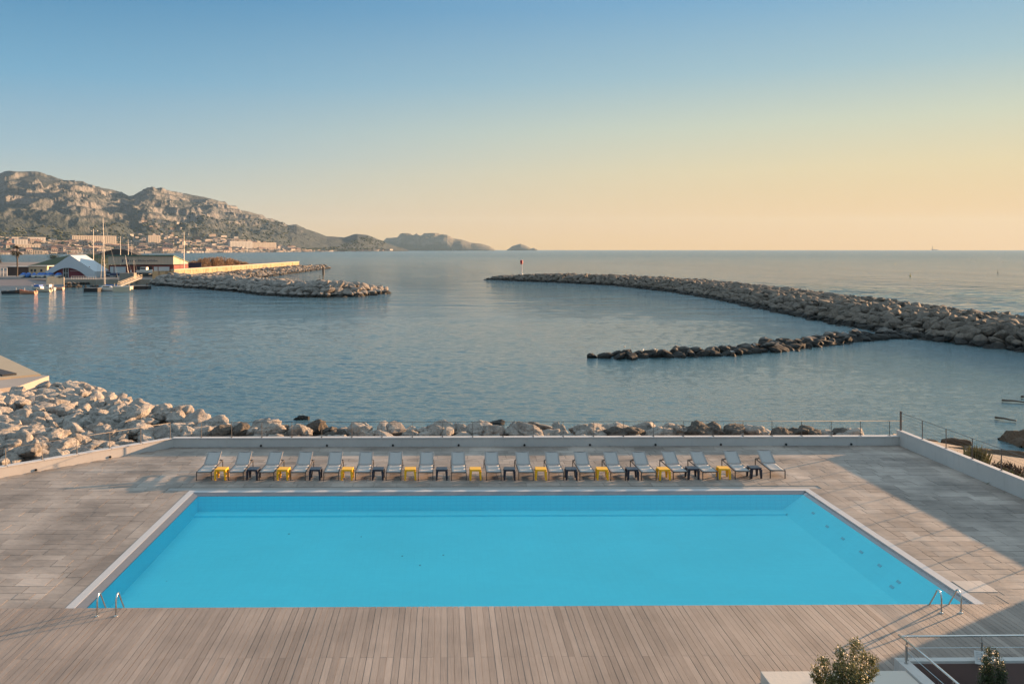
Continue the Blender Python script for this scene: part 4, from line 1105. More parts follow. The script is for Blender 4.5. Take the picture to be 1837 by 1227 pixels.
# banner truck behind it
p = atd(350, 486.5, 352); bn = empty('billboard', (p.x, p.y, p.z)); m = MB(); m.box(-2.7, 2.7, -.1, .1, .1, 3.6); m.build('panel', simple('navy_banner', (.02, .022, .05), .6), bn)
m = MB(); pk = simple('pink_print', (.50, .27, .25), .7); 
for (a, b, c_, d_) in ((-1.6, .9, -.3, 1.5), (.3, 1.5, 1.6, .9), (-.5, .5, .5, 1.4)): m.box(min(a, c_), max(a, c_), -.14, -.1, min(b, d_), max(b, d_))
m.box(-.25, .25, -.14, -.1, .3, 1.0); m.build('print', pk, bn); m = MB(); m.box(-2.4, -2.2, -.05, .05, -1.2, .1); m.box(2.2, 2.4, -.05, .05, -1.2, .1); m.build('post', dkM, bn)
tag(bn, 'dark navy billboard with pink print beside the warehouse end', 'billboard')

# marquee -------------------------------------------------------------
pvc = simple('white_pvc', (.50, .53, .56), .6, var=.04, scale=.3); redW = simple('dark_red_wall', (.17, .022, .035), .7)
tc = atd(129, 496, 320); mq = empty('marquee', (tc.x, 320, GZ)); hw = 9.5; ap = 8.6; ev = 2.3
m = MB(); N = 24; up_ = []; dn = []
for i in range(N+1):
    x = -hw+2*hw*i/N; zt_ = ap-(ap-ev)*abs(x)/hw
    u = (x+1.0)/7.6; arch = 3.9*(1-u*u) if abs(u) < 1 else 0
    arch = max(0, arch*.95); up_.append((x, 0, zt_)); dn.append((x, 0 if arch <= 0 else -.0, min(arch, zt_-.6)))
for i in range(N): m.quad(dn[i], dn[i+1], up_[i+1], up_[i])
m.quad((-hw, 0, ev), (0, 0, ap), (0, 14, ap), (-hw, 14, ev)); m.quad((hw, 0, ev), (0, 0, ap), (0, 14, ap), (hw, 14, ev))
m.quad((-hw, 0, 0), (-hw, 14, 0), (-hw, 14, ev), (-hw, 0, ev)); m.quad((hw, 0, 0), (hw, 14, 0), (hw, 14, ev), (hw, 0, ev)); m.add([(-hw, 14, 0), (hw, 14, 0), (hw, 14, ev), (0, 14, ap), (-hw, 14, ev)], [(0,1,2,3,4)])
m.build('canopy', pvc, mq); m = MB(); m.box(-8.6, 7.2, .9, 1.0, 0, 4.2); m.build('end_wall', redW, mq)
gl_ = simple('dark_glass', (.03, .04, .05), .15)
dr = MB(); 
for a, b in ((-3.1, -2.9), (-2.1, -1.95), (-1.15, -.95)): dr.box(a, b, .78, .9, 0, 3.7)
dr.box(-3.1, -.95, .78, .9, 3.55, 3.75); dr.box(-2.9, -1.15, .79, .89, 1.6, 1.75); d_ = dr.build('door', shutM, mq); m = MB(); m.box(-2.9, -1.15, .86, .89, 0, 3.55); m.build('pane', gl_, d_)
m = MB()
for i in range(9): m.box(-.3+i*.38, -.3+i*.38+.22, .84, .9, 2.35, 2.6)
m.build('worn_lettering', simple('pale_print', (.45, .40, .38), .8), mq)
tag(mq, 'white peaked marquee with a dark red end wall and glass door by the marina', 'marquee')
# low building at the left -------------------------------------------
lb = empty('clubhouse', (atd(18, 490, 345).x, 345, GZ)); sx = 345/F
m = MB(); m.box(0, 8.8, 0, 8, 0, 3.5); m.build('wall', simple('dark_brown_wood', (.085, .05, .04), .8), lb)
m = MB(); m.box(8.81, 16.4, -.2, 8, 0, 3.7); cw = m.build('annexe_wall', simple('cream_wall', (.50, .38, .25), .8, var=.06), lb)
for x_ in (9.6, 11.0, 13.6):
    m = MB(); m.box(x_, x_+.9, -.26, -.2, 1.5, 2.6); m.build('window', gl_, lb)
m = MB(); m.box(-.4, 8.8, -.4, 8.2, 3.5, 3.8); m.box(8.8, 16.7, -.5, 8.2, 3.72, 4.05); m.build('roof', simple('white_fascia', (.55, .50, .44), .7), lb)
tag(lb, 'low flat-roofed clubhouse, brown at the left and cream at the right, behind the palm', 'building')
pg = empty('pergola', (atd(-3, 492, 335).x, 335, GZ)); m = MB()
for x_ in (0, 1.5, 3, 4.4):
    m.box(x_, x_+.14, 0, .14, 0, 3.2)
for z in (1.2, 2.2, 3.2): m.box(0, 4.5, 0, .14, z, z+.13)
m.build('frame', whM, pg); tag(pg, 'white timber pergola frame at the extreme left of the marina', 'pergola')
hd = MB(); random.seed(17)
# palm -----------------------------------------------------------------
def palm(loc, h, R_, label, seed):
    random.seed(seed); rt = empty('palm_tree', loc); m = MB(); m.tube([(0, 0, 0), (.15, 0, h*.4), (.05, 0, h*.8), (0, 0, h)], .32, 8, r2=.26); m.build('trunk', bark, rt)
    m = MB(); m.usec = True
    for k in range(46):
        a = random.random()*6.28; el = random.uniform(-1.1, 1.2); d = Vector((math.cos(a)*math.cos(el), math.sin(a)*math.cos(el), math.sin(el)))
        L = R_*random.uniform(.8, 1.1); base = Vector((0, 0, h)); t_ = base+d*L*.55; 
        side = d.cross(Vector((0, 0, 1))).normalized()
        for q in range(9):
            an = (q-4)*.3; dd = (d*math.cos(an)+side*math.sin(an)).normalized(); tip = t_+dd*L*.5+Vector((0, 0, -.25*L*.5)); ns = dd.cross(Vector((0, 0, 1))).normalized()*.20
            m.add([t_-ns, t_+ns, tip], [(0, 1, 2)], 0, random.random())
        m.add([base-side*.03, base+side*.03, t_+side*.03, t_-side*.03], [(0, 1, 2, 3)], 0, .3)
    m.build('crown', leafmat('palm_fronds', (.03, .03, .012), (.15, .115, .05), .2) if 'palm_fronds' not in bpy.data.materials else bpy.data.materials['palm_fronds'], rt)
    tag(rt, label, 'palm')
p = atd(30.5, 490, 333); palm((p.x, p.y, GZ), 10.2, 3.1, 'brown-headed fan palm standing in front of the clubhouse', 3)
p = atd(-6, 490, 333); palm((p.x, p.y, GZ), 7.6, 2.8, 'fan palm cut off by the left edge of the view', 5)
# lamp masts -------------------------------------------------------------
mastM = simple('galvanised', (.42, .40, .37), .5, .3)
def lampmast(px, ptop, d, label, base=490, arm=1.3):
    b = atd(px, base, d); t = atd(px, ptop, d); h = t.z-GZ; rt = empty('lamp_post', (b.x, b.y, GZ)); m = MB(); m.tube([(0, 0, 0), (0, 0, h)], .20, 8, r2=.10); m.build('pole', mastM, rt)
    for s in (-1, 1):
        m = MB(); m.bar((0, 0, h-.9), (s*arm, 0, h-.7), .1, .1); m.box(s*arm-.5, s*arm+.5, -.3, .3, h-.95, h-.65); m.build('floodlight', mastM, rt)
    tag(rt, label, 'lamp post', 'floodlight masts round the marina')
lampmast(167.5, 411, 345, 'tall twin-headed floodlight mast left of the yacht mast'); lampmast(216, 424, 420, 'floodlight mast standing behind the shelter on the mound')
lampmast(230, 430, 400, 'short floodlight mast just left of the middle of the warehouse roof', arm=1.0); lampmast(330, 417, 338, 'tall floodlight mast in front of the right end of the warehouse')
def spar(px0, py0, px1, py1, d, label, r_=.11, cross=None):
    a = atd(px0, py0, d); b = atd(px1, py1, d); rt = empty('mast', tuple(a)); e = b-a; m = MB(); m.tube([(0, 0, 0), tuple(e)], r_, 8, r2=r_*.6); m.build('spar', mastM, rt)
    m = MB(); q = e*.7; m.bar(q-Vector((.8, 0, 0)), q+Vector((.8, 0, 0)), .07, .07); m.tube([tuple(e), (1.9, 0, 0)], .03, 4); m.build('spreader', mastM, rt); tag(rt, label, 'mast')
spar(181, 500, 184, 440, 300, 'thin dark mast just left of the tall yacht mast', .08); spar(232, 500, 224.5, 458, 300, 'slanting beached dinghy mast before the warehouse')
spar(241, 497, 240, 465, 310, 'short thin mast before the warehouse doorway', .06); spar(236, 470, 236, 437, 420, 'thin mast behind the warehouse roof', .08)

# ---------------------------------------------------------------- boats
def hull(L, B, Hh, mat, parent=None, name='hull', sheer=.25, loc=(0, 0, 0), inner=None):
    N, Kk = 14, 7; m = MB(); vv = []
    for i in range(N+1):
        t = i/N; x = -L/2+L*t; w_ = B/2*(math.sin(math.pi*min(1, (t*.62+.38)))**.7 if t < 1 else .02) if t > .02 else B/2*.86
        w_ = B/2*max(.03, (1-max(0, (t-.45)/.55)**2.2)); zs = Hh*(1+sheer*max(0, t-.3)**2*2)
        for j in range(Kk):
            a = j/(Kk-1)*math.pi; yy = -w_*math.cos(a); zz = zs*(1-math.sin(a)**.6*.98)-.15*Hh
            vv.append((x+.18*L*.2*max(0, t-.8)*(zz/Hh), yy, zz))
    ff = [(i*Kk+j, (i+1)*Kk+j, (i+1)*Kk+j+1, i*Kk+j+1) for i in range(N) for j in range(Kk-1)]
    ff.append(tuple(range(Kk)))
    m.add(vv, ff); o = m.build(name, mat, parent, smooth=False, loc=loc); s_ = o.modifiers.new('s', 'SOLIDIFY'); s_.thickness = .06
    return o
whiteG = simple('white_gelcoat', (.62, .58, .53), .4, var=.05); woodB = simple('varnished_wood', (.30, .14, .06), .5); orangeB = simple('orange_red_paint', (.55, .20, .10), .5)
blueT = simple('blue_tarpaulin', (.03, .13, .42), .6, var=.2, scale=2); blackF = simple('black_float', (.012, .012, .014), .6); creamP = simple('cream_panel', (.55, .46, .34), .7, var=.05)
# sailing yacht and pontoon
p = at(194, 522.5, SEA); ya = empty('sailboat', (p.x, p.y, SEA), R(8)); hull(7.4, 2.3, 1.1, whiteG, ya)
m = MB(); m.add([(-2.2, -.75, .85), (1.6, -.7, .95), (1.6, .7, .95), (-2.2, .75, .85), (-1.6, -.5, 1.7), (.7, -.5, 1.55), (.7, .5, 1.55), (-1.6, .5, 1.7)], [(0,3,2,1),(4,5,6,7),(0,1,5,4),(1,2,6,5),(2,3,7,6),(3,0,4,7)]); cb = m.build('cabin', whiteG, ya); m = MB(); m.box(-1.3, .5, -.66, -.62, 1.2, 1.45); m.build('window', gl_, cb)
m = MB(); m.tube([(-.9, 0, .9), (-1.5, 0, 23.0)], .10, 8, r2=.06); m.bar((-1.25, -.8, 15.8), (-1.25, .8, 15.8), .06, .06); m.bar((-1.15, -.9, 9), (-1.15, .9, 9), .06, .06); m.build('mast', mastM, ya); m = MB(); m.tube([(-.9, 0, 1.9), (2.6, 0, 1.7)], .13, 8); m.build('boom', blueT, ya)
m = MB()
for e in ((3.4, 0, 1.1), (-3.4, 0, 1.0), (-.9, 1.0, 1.0), (-.9, -1.0, 1.0)): m.tube([(-1.5, 0, 22.6), e], .022, 4)
m.build('rigging', mastM, ya); tag(ya, 'white sailing yacht with a very tall mast moored at the marina pontoon', 'sailboat')
def pontoon(pxa, pxb, py, h, d, mat, topm, label):
    a, b = at(pxa, py, SEA), at(pxb, py, SEA); rt = empty('pontoon', ((a.x+b.x)/2, (a.y+b.y)/2, SEA)); w_ = (b.x-a.x)/2
    m = MB(); m.box(-w_, w_, 0, d, -.3, h-.12); m.build('float', mat, rt); m = MB(); m.box(-w_-.1, w_+.1, -.1, d+.1, h-.12, h); m.build('deck', topm, rt)
    m = MB()
    for s in (-w_+.4, w_-.4): m.tube([(s, .3, h), (s, .3, h+.9)], .10, 6)
    m.build('bollard', mat, rt); tag(rt, label, 'pontoon')
pontoon(150, 175, 524, 1.15, 3, blackF, simple('grey_decking', (.13, .12, .115), .8), 'black floating pontoon left of the white yacht'); pontoon(202, 233, 524, 1.6, 2.5, creamP, whiteG, 'cream box-sided floating pontoon right of the yacht'); pontoon(234, 265, 519.5, 1.15, 3, blackF, simple('grey_decking2', (.22, .2, .18), .8), 'dark floating pontoon at the foot of the gangway')
a = at(214, 513.5, SEA+1.3); b = Vector((-113+1.5, 289.5, GZ+1.9)); a = Vector((a.x, a.y, SEA+1.3)); b = atd(252, 499, a.y+14); gw = empty('gangway', tuple(a)); e = b-a
m = MB(); m.bar((0, 0, 0), e, 1.0, .15); m.build('walkway', creamP, gw); m = MB(); sd_ = e.cross(Vector((0, 0, 1))).normalized()*.5
for s in (-1, 1):
    for z in (.55, 1.1): m.bar(sd_*s+Vector((0, 0, z)), sd_*s+e+Vector((0, 0, z)), .09, .09)
    for i in range(9): q = e*(i/8)+sd_*s; m.bar(q, q+Vector((0, 0, 1.1)), .07, .07)
m.build('handrail', creamP, gw); tag(gw, 'cream gangway with handrails sloping down from the quay to the pontoon', 'gangway')
# wooden boats by the slipway
def rowboat(px, py, L, rz, hm, label, extra=None):
    p = at(px, py, SEA); rt = empty('fishing_boat', (p.x, p.y, SEA), rz); hull(L, L*.34, .95, hm, rt, sheer=.5)
    m = MB(); m.box(-L*.46, L*.30, -L*.13, L*.13, .55, .62); m.build('deck', woodB, rt); m = MB()
    for x_ in (-L*.28, L*.05): m.box(x_-.15, x_+.15, -L*.15, L*.15, .7, .78)
    m.build('thwart', whiteG, rt); m = MB(); m.tube([(L*.2, 0, .6), (L*.2, 0, 1.7)], .06, 6); m.build('post', whiteG, rt)
    if extra == 'cabin': m = MB(); m.box(-L*.1, L*.25, -.7, .7, .6, 1.8); m.build('cabin', whiteG, rt); m = MB(); m.box(-L*.08, L*.2, -.72, .72, 1.35, 1.6); m.build('window', gl_, rt)
    if extra == 'cover': m = MB(); m.box(-L*.4, L*.1, -.8, .8, .8, 1.4); m.build('cover', blueT, rt)
    if extra == 'motor': m = MB(); m.box(-L*.52, -L*.47, -.2, .2, .3, 1.3); m.build('outboard_motor', blackF, rt)
    tag(rt, label, 'boat', 'small boats moored by the slipway')
rowboat(50, 527.5, 4.9, R(172), orangeB, 'orange-red wooden boat, nearest of the moored boats', 'motor'); rowboat(78, 524, 5.0, R(168), creamP, 'cream pointed boat right of the orange one', 'motor')
rowboat(22, 527, 5.2, R(5), simple('dark_hull', (.03, .035, .04), .5), 'dark-hulled boat at the left end of the moored boats'); rowboat(66, 519, 4.2, R(160), whiteG, 'white boat with blue cover behind the orange one', 'cover')
rowboat(101, 520, 4.6, R(175), simple('salmon_hull', (.55, .33, .25), .5), 'salmon-pink boat under the planked shed'); rowboat(89, 521, 3.6, R(170), whiteG, 'small white boat between the cream and the salmon one', 'cabin')
p = at(98.5, 515, SEA); sh_ = MB()
for i in range(14): sh_.box(-2.9+i*.42, -2.9+i*.42+.34, 0, .12, .9, 3.2+.25*math.sin(i*.5))
sh_.box(-3, 3, .12, .2, 1.4, 1.55); sh_.box(-3, 3, .12, .2, 2.7, 2.85); sh_.box(-2.95, -2.8, .1, .3, 0, 3.2); sh_.box(2.8, 2.95, .1, .3, 0, 3.2)
tag(sh_.build('screen', creamP, loc=(p.x, p.y, SEA)), 'cream vertical-board screen standing above the salmon-pink boat', 'screen')
# covered dinghies ashore
random.seed(44)
for i, (px, d) in enumerate(((43, 316), (52, 317), (62, 316), (73, 317), (80, 316), (91, 316), (106, 314))):
    p = atd(px, 494, d); rt = empty('dinghy', (p.x, p.y, GZ), R(95+random.uniform(-12, 12))); hull(4.2, 1.7, .8, whiteG if i in (0, 6) else simple('blue_hull', (.04, .16, .40), .5) if i == 1 else whiteG, rt, loc=(0, 0, .35))
    m = MB(); m.add([(-2, -.8, 1.1), (2, -.2, 1.25), (2, .2, 1.25), (-2, .8, 1.1), (-1.2, 0, 2.0), (1.2, 0, 1.85)], [(0, 1, 5, 4), (3, 4, 5, 2), (0, 4, 3), (1, 2, 5), (0, 3, 2, 1)]); m.build('cover', blueT, rt)
    m = MB(); m.box(-.8, -.7, -.8, .8, 0, .5); m.box(.7, .8, -.8, .8, 0, .5); m.build('trolley', dkM, rt)
    tag(rt, 'blue-covered dinghy ashore by the slipway, %s of the seven' % ordinal(i, 7), 'dinghy', 'blue-covered dinghies parked ashore')
# boats and gear before the warehouse
p = atd(213, 494, 318); rt = empty('boat', (p.x, p.y, GZ), R(12)); hull(6, 2, 1.1, simple('navy_hull', (.03, .06, .14), .5), rt, loc=(0, 0, .8)); m = MB(); m.box(-1, -.8, -.8, .8, 0, .9); m.box(1, 1.2, -.8, .8, 0, .9); m.build('cradle', dkM, rt); tag(rt, 'navy blue boat on a cradle before the warehouse\'s left garage doors', 'boat')
p = atd(260, 492, 322); rt = empty('motorboat', (p.x, p.y, GZ), R(-12)); hull(6.5, 2.3, 1.3, whiteG, rt, loc=(0, 0, 1.6)); m = MB(); m.box(-1.6, 1.0, -.8, .8, 2.6, 3.9); cb = m.build('cabin', whiteG, rt); m = MB(); m.box(-1.5, .9, -.83, .83, 3.1, 3.7); m.build('window', gl_, cb); m = MB(); m.box(-2.4, 2.2, -1, 1, .3, 1.5); m.build('trailer', dkM, rt); tag(rt, 'white motorboat with dark windows on a trailer in the warehouse doorway', 'motorboat')
p = atd(188, 492, 335)
for i, (px, c_, lb_) in enumerate(((178, (.45, .33, .05), 'yellow'), (190, (.42, .43, .44), 'white'), (200, (.20, .24, .30), 'blue-grey'))):
    p = atd(px, 494, 330); rt = empty('van', (p.x, p.y, GZ), R(4*i-90 if i == 0 else 5)); bM = simple('van_%s' % lb_.replace('-', '_'), c_, .4); m = MB()
    m.add([(-2.3, -.9, .4), (2.3, -.9, .4), (2.3, .9, .4), (-2.3, .9, .4), (-2.2, -.85, 2.0), (1.2, -.85, 2.0), (1.2, .85, 2.0), (-2.2, .85, 2.0), (2.3, -.88, 1.1), (2.3, .88, 1.1)], [(0,3,2,1),(4,5,6,7),(0,1,8,5,4),(3,7,6,9,2),(1,2,9,8),(5,8,9,6),(0,4,7,3)]); m.build('body', bM, rt)
    m = MB(); m.box(-1.6, 1.1, -.92, -.87, 1.25, 1.8); m.build('window', gl_, rt)
    for x_ in (-1.5, 1.5):
        for s in (-.85, .85):
            m = MB(); m.tube([(x_, s-.1, .35), (x_, s+.1, .35)], .35, 12); m.build('wheel', blackF, rt)
    tag(rt, '%s van parked between the marquee and the warehouse' % lb_, 'van')
m = MB(); a, b = atd(128, 502, 300), atd(172, 501, 300); a.z = b.z = GZ+1.1; m.bar(a, b, .1, .1); m.bar(a-Vector((0, 0, .5)), b-Vector((0, 0, .5)), .08, .08)
for i in range(11): q = a.lerp(b, i/10); m.bar(q, q-Vector((0, 0, 1.1)), .08, .08)
tag(m.build('fence', whM), 'low white rail fence on the quay in front of the marquee', 'fence')
# small standing boats masses right of doorway: racked dinghies
# sea wall ---------------------------------------------------------------
swM = NM('yellow_stone_wall'); v = swM.coord('World'); c = swM.mix(swM.noise(v, .25, 6, .7), (.27, .205, .115), (.43, .35, .22)); c = swM.mix(swM.ramp(swM.noise(swM.coord('World', (1, 1, .35)), .5, 6, .75), [(.47, 0), (.60, .9)]), c, (.17, .12, .07)); swM.out(c, .9, swM.bump(swM.noise(v, 1.2, 5), .5, .2)); swM = swM.m
sw = empty('sea_wall', (0, 0, 0)); d = (W1-W0).normalized(); nn = Vector((-d.y, d.x, 0))*1.2
m = MB(); A = [W0, W1, W1+nn, W0+nn]; m.prism([(p.x, p.y) for p in A], -3, 2.05); m.build('wall', swM, sw); B = [W0+d*-.1-nn*.12, W1+d*.1-nn*.12, W1+nn*1.1, W0+nn*1.1]; m = MB(); m.prism([(p.x, p.y) for p in B], 2.05, 2.45); m.build('coping', simple('sea_wall_cap', (.38, .33, .25), .85), sw)
m = MB(); m.prism([(W0.x-6.5, W0.y-4), (W0.x, W0.y), (W0.x, W0.y+1.2), (W0.x-6.5, W0.y-2.8)], -3, 1.9); m.build('return_wall', swM, sw)
tag(sw, 'long sunlit yellow stone sea wall running out from the warehouse', 'wall')
# scrub behind the wall
random.seed(66); scrubM = leafmat('brown_scrub', (.17, .105, .06), (.42, .27, .15), .35)
for i in range(26):
    t = i/25; q = atd(345+t*108+random.uniform(-3, 3), 475, 352+t*70+random.random()*25); h = 5.0*math.sin(math.pi*min(1, .22+t*.75))+.8; w_ = random.uniform(4.5, 7)
    ml = MB(); ml.usec = True
    for _ in range(330):
        a = random.random()*6.28; rr_ = random.random()**.5; zz = random.random()**.7
        c_ = Vector((math.cos(a)*rr_*w_*.5*(1-zz*.6), math.sin(a)*rr_*w_*.5*(1-zz*.6), zz*h*random.uniform(.7, 1.1)))
        ml.add(leaf_card(c_, Vector((random.gauss(0, 1), random.gauss(0, 1), random.random()+.4)), Vector((random.random()-.5, .3, 1)), .8, .35), [(0, 1, 2), (0, 2, 3)], 0, random.random())
    tag(ml.build('shrub', scrubM, loc=(q.x, q.y, GZ+1.0)), 'brown dry shrub in the scrub behind the yellow sea wall', 'shrub', 'brown shrubs behind the sea wall')
mound(-108+2, 385, 13, 60, 2.4, simple('scrub_ground', (.11, .085, .05), .95, var=.4, scale=.3), 'scrub_bank', flat=.4)
# small details at sea --------------------------------------------------------
sb = at(812, 451.4, SEA); rt = empty('sailboat', (sb.x, sb.y, SEA)); hull(11, 3, 1.2, whiteG, rt); m = MB(); m.add([(-4, 0, 1.5), (3, 0, 1.5), (-.5, 0, 13)], [(0, 1, 2)]); o_ = m.build('sail', simple('sailcloth', (.62, .58, .52), .8), rt); s_ = o_.modifiers.new('s', 'SOLIDIFY'); s_.thickness = .05; m = MB(); m.tube([(-.5, 0, 1), (-.5, 0, 13.4)], .1, 6); m.build('mast', mastM, rt)
tag(rt, 'tiny white sailing boat far out in front of the rocky island', 'sailboat')
for i, (px, py, c_) in enumerate(((1606, 474.5, (.35, .28, .04)), (1633, 495.5, (.35, .28, .04)), (1790, 489.5, (.02, .02, .02)))):
    p = at(px, py, SEA); rt = empty('buoy', (p.x, p.y, SEA)); m = MB(); m.lathe([(.35, -.2), (.4, .15), (.25, .35), (.06, .45), (.05, 1.0)], n=12); m.build('float', simple('buoy_%d' % i, c_, .5), rt); m = MB(); m.lathe([(.12, 1.0), (.12, 1.25), (.02, 1.35)], n=8); m.build('top_mark', bpy.data.materials['buoy_%d' % i], rt)
    tag(rt, ['yellow buoy farther out beyond the right breakwater', 'yellow buoy nearer the right breakwater', 'dark buoy beyond the right end of the breakwater'][i], 'buoy')
lh = atd(1672.5, 449, 11000); rt = empty('lighthouse', (lh.x, lh.y, SEA)); m = MB(); m.lathe([(6, 0), (4.2, 12), (3, 50), (3.6, 51), (3.6, 53), (2, 54), (2, 59), (.2, 62)], n=14); m.build('tower', simple('lighthouse_stone', (.16, .13, .11), .8), rt); m = MB(); m.box(-12, 2, -5, 5, 0, 6); m.build('house', bpy.data.materials['lighthouse_stone'], rt); tag(rt, 'tiny lighthouse on the horizon at the right', 'lighthouse')
rough_mound('islet', (lh.x+45, lh.y+20), 60, 30, 9, simple('islet_rock', (.22, .19, .16), .9), SEA, 3.3, None, None, 'structure')

# ================================================================ MOUNTAINS
ridge = [(-260, 330), (-120, 318), (-60, 312), (0, 312.5), (8, 306.7), (16, 306), (26, 307.5), (33, 308.6), (46, 308.2), (63, 307.6), (73, 309.6), (84, 314), (99, 318), (112, 322), (125, 324), (149, 325.5), (159, 330.4), (176, 335), (196, 340), (220, 345.4), (231, 351.6), (240, 351), (249, 345), (264, 336.6), (275, 335), (293, 339.5), (319, 345), (343, 349.4), (372, 355), (400, 362.6), (414, 367.5), (432, 376), (464, 385), (482, 391.5), (499, 396), (517, 404), (532, 402.8), (545, 409), (569, 417.6), (586, 424), (617, 426.3), (634, 421), (641, 420), (660, 422), (676, 428.5), (695, 437), (717, 444.8), (733, 448.4)]
def landscape(name, ridge, cstep, nrow, z_shore, z_ridge, sea, seed, amp, mat, jag, back=1.25, prof=None):
    rx = np.array([p[0] for p in ridge], float); ry = np.array([p[1] for p in ridge], float)
    px = np.arange(rx[0], rx[-1], cstep); ang = (px-CX)/F
    Zs = z_shore(px); Zr = z_ridge(px)
    v = np.linspace(0, back, nrow)[:, None]
    Z = Zs[None]+(Zr-Zs)[None]*v
    X = ang[None]*Z
    hr = (HY-np.interp(px, rx, ry))/F*Zr+H-SEA
    vv_ = np.clip(v, 0, 1)
    wv_ = v+.10*(fbm(X/900, Z/900, 3, seed+5)-.5)*np.sin(np.pi*vv_)*2
    pr = prof(np.clip(wv_, 0, 1))*np.where(v > 1, np.clip(1-(v-1)*2.0, 0, 1), 1)
    base = hr[None]*pr
    env = np.sin(np.pi*np.clip(v*.93, 0, 1))**.8*np.clip(base/60, 0, 1)
    n1 = fbm(X/420, Z/620, 3, seed, True)-.5; n2 = fbm(X/150+.6*n1, Z/210, 4, seed+3, True)-.5; n3 = fbm(X/42, Z/60, 4, seed+9)-.5
    n0 = fbm(X/1100, Z/1500, 2, seed+31, True)-.5
    nn_ = (n0*1.3+n1*1.0+n2*.62+n3*.30)*amp
    h = base+nn_*env*np.clip(hr[None]/300, .12, 1)
    # ledges: limestone benches
    stp = 38.0*(1+.3*fbm(X/300, Z/300, 2, seed+8)); q = h/stp; fr_ = q-np.floor(q)
    h2 = (np.floor(q)+np.clip((fr_-.25)/.35, 0, 1)**1.2)*stp
    k = np.clip((h-110)/60, 0, 1)*.62*(fbm(X/260, Z/260, 2, seed+14) > .42)
    h = h*(1-k)+h2*k
    # fit the skyline: the highest elevation angle of each column equals the photographed one
    el = (h+SEA-H)/Z; mx_ = el.max(0); tgt = (HY-np.interp(px, rx, ry))/F+jag*(fbm(px[None]/5, px[None]*0+.3, 3, seed+2)[0]-.5)/F
    k = np.convolve(np.pad((tgt*1.0+.004)/(mx_+.004), 6, mode='edge'), np.ones(5)/5, 'same')[6:-6]
    k = (tgt+.004)/(mx_+.004); gk = np.exp(-.5*(np.arange(-40, 41)/14.0)**2); k = np.convolve(np.pad(k, 40, mode='edge'), gk/gk.sum(), 'valid')
    h = np.maximum((el+.004)*k[None]-.004, -2)*1.0; h = h*Z+H-SEA
    fade = np.clip(v/.04, 0, 1)
    h = h*fade-1.5*(1-fade)
    c, s = math.cos(TH), math.sin(TH)
    V = np.stack([X*c+Z*s, -X*s+Z*c, h+SEA], -1).reshape(-1, 3)
    o = npmesh(name, V, gridfaces(nrow, len(px))[:, ::1], mat, smooth=True); tag(o, kind='structure')
    return px, v, Z, h
def mountain_mat(name, rock1, rock2, green1, green2, treeline):
    n = NM(name); v = n.coord('World')
    g = n.node('ShaderNodeNewGeometry'); sep = n.node('ShaderNodeSeparateXYZ'); n.link(g.outputs['Normal'], sep.inputs[0]); ps = n.node('ShaderNodeSeparateXYZ'); n.link(g.outputs['Position'], ps.inputs[0])
    f = n.noise(v, .013, 8, .7); f2 = n.noise(n.coord('World', (1, 1, .35)), .035, 6, .7); f3 = n.noise(v, .004, 3, .6)
    steep = n.math('SUBTRACT', 1.0, sep.outputs['Z'])
    a = n.math('ADD', n.math('MULTIPLY', steep, 1.5), n.math('MULTIPLY', f, 1.3)); a = n.math('ADD', a, n.math('MULTIPLY', f3, .7))
    hz = n.node('ShaderNodeMapRange'); n.link(ps.outputs['Z'], hz.inputs[0]); hz.inputs[1].default_value = treeline*.35; hz.inputs[2].default_value = treeline; hz.inputs[3].default_value = -.55; hz.inputs[4].default_value = 0
    a = n.math('ADD', a, hz.outputs[0]); m_ = n.ramp(a, [(.0, 0), (1, 1)])
    mr = n.node('ShaderNodeMapRange'); n.link(a, mr.inputs[0]); mr.inputs[1].default_value = 1.02; mr.inputs[2].default_value = 1.85
    rk = n.mix(f2, rock1, rock2); gr = n.mix(n.noise(v, .03, 5, .7), green1, green2)
    n.out(n.mix(mr.outputs[0], gr, rk), .95, n.bump(n.math('ADD', f2, n.noise(v, .12, 4)), 1.0, 7)); return n.m
mtM = mountain_mat('limestone_mountain', (.115, .112, .11), (.24, .228, .215), (.020, .033, .034), (.052, .066, .060), 165)
zs_p = [(-260, 1750), (0, 1900), (120, 2100), (300, 2650), (400, 3100), (500, 3600), (600, 4300), (733, 5400)]
zsf = lambda px: np.interp(px, [p[0] for p in zs_p], [p[1] for p in zs_p])
zrf = lambda px: np.interp(px, [-260, 0, 260, 400, 586, 640, 733], [4400, 4500, 4800, 5000, 5300, 5500, 5700])
prof1 = lambda t: np.where(t < .35, .13*(t/.35)**1.1, .13+.87*((t-.35)/.65)**.82)
MPX, MV, MZ, MH = landscape('mountain_range', ridge, .62, 420, zsf, zrf, True, 5, 84, mtM, 1.2, prof=prof1)
isl = [(672, 448), (688, 432), (693, 427.4), (712, 426), (721, 418), (728.5, 418), (741, 422), (748, 419.4), (754, 423), (762, 419), (780, 418), (789.5, 420.7), (802.5, 421.3), (813.6, 427.8), (830, 430.5), (845, 435.5), (863.6, 437.6), (878, 441.6), (889, 448.4)]
isM = mountain_mat('island_rock', (.24, .205, .17), (.36, .31, .25), (.115, .105, .075), (.16, .145, .105), 60)
landscape('rocky_island', isl, .5, 90, lambda p: p*0+7300, lambda p: p*0+7700, True, 21, 75, isM, 3.0, prof=lambda t: t**.75)
landscape('small_island', [(909, 448.4), (912, 447), (919, 441.6), (934, 437.4), (945, 441.6), (952.4, 446.3), (958, 445), (965, 448.4)], .5, 40, lambda p: p*0+8200, lambda p: p*0+8350, True, 41, 30, isM, 1.0, prof=lambda t: t**.6)
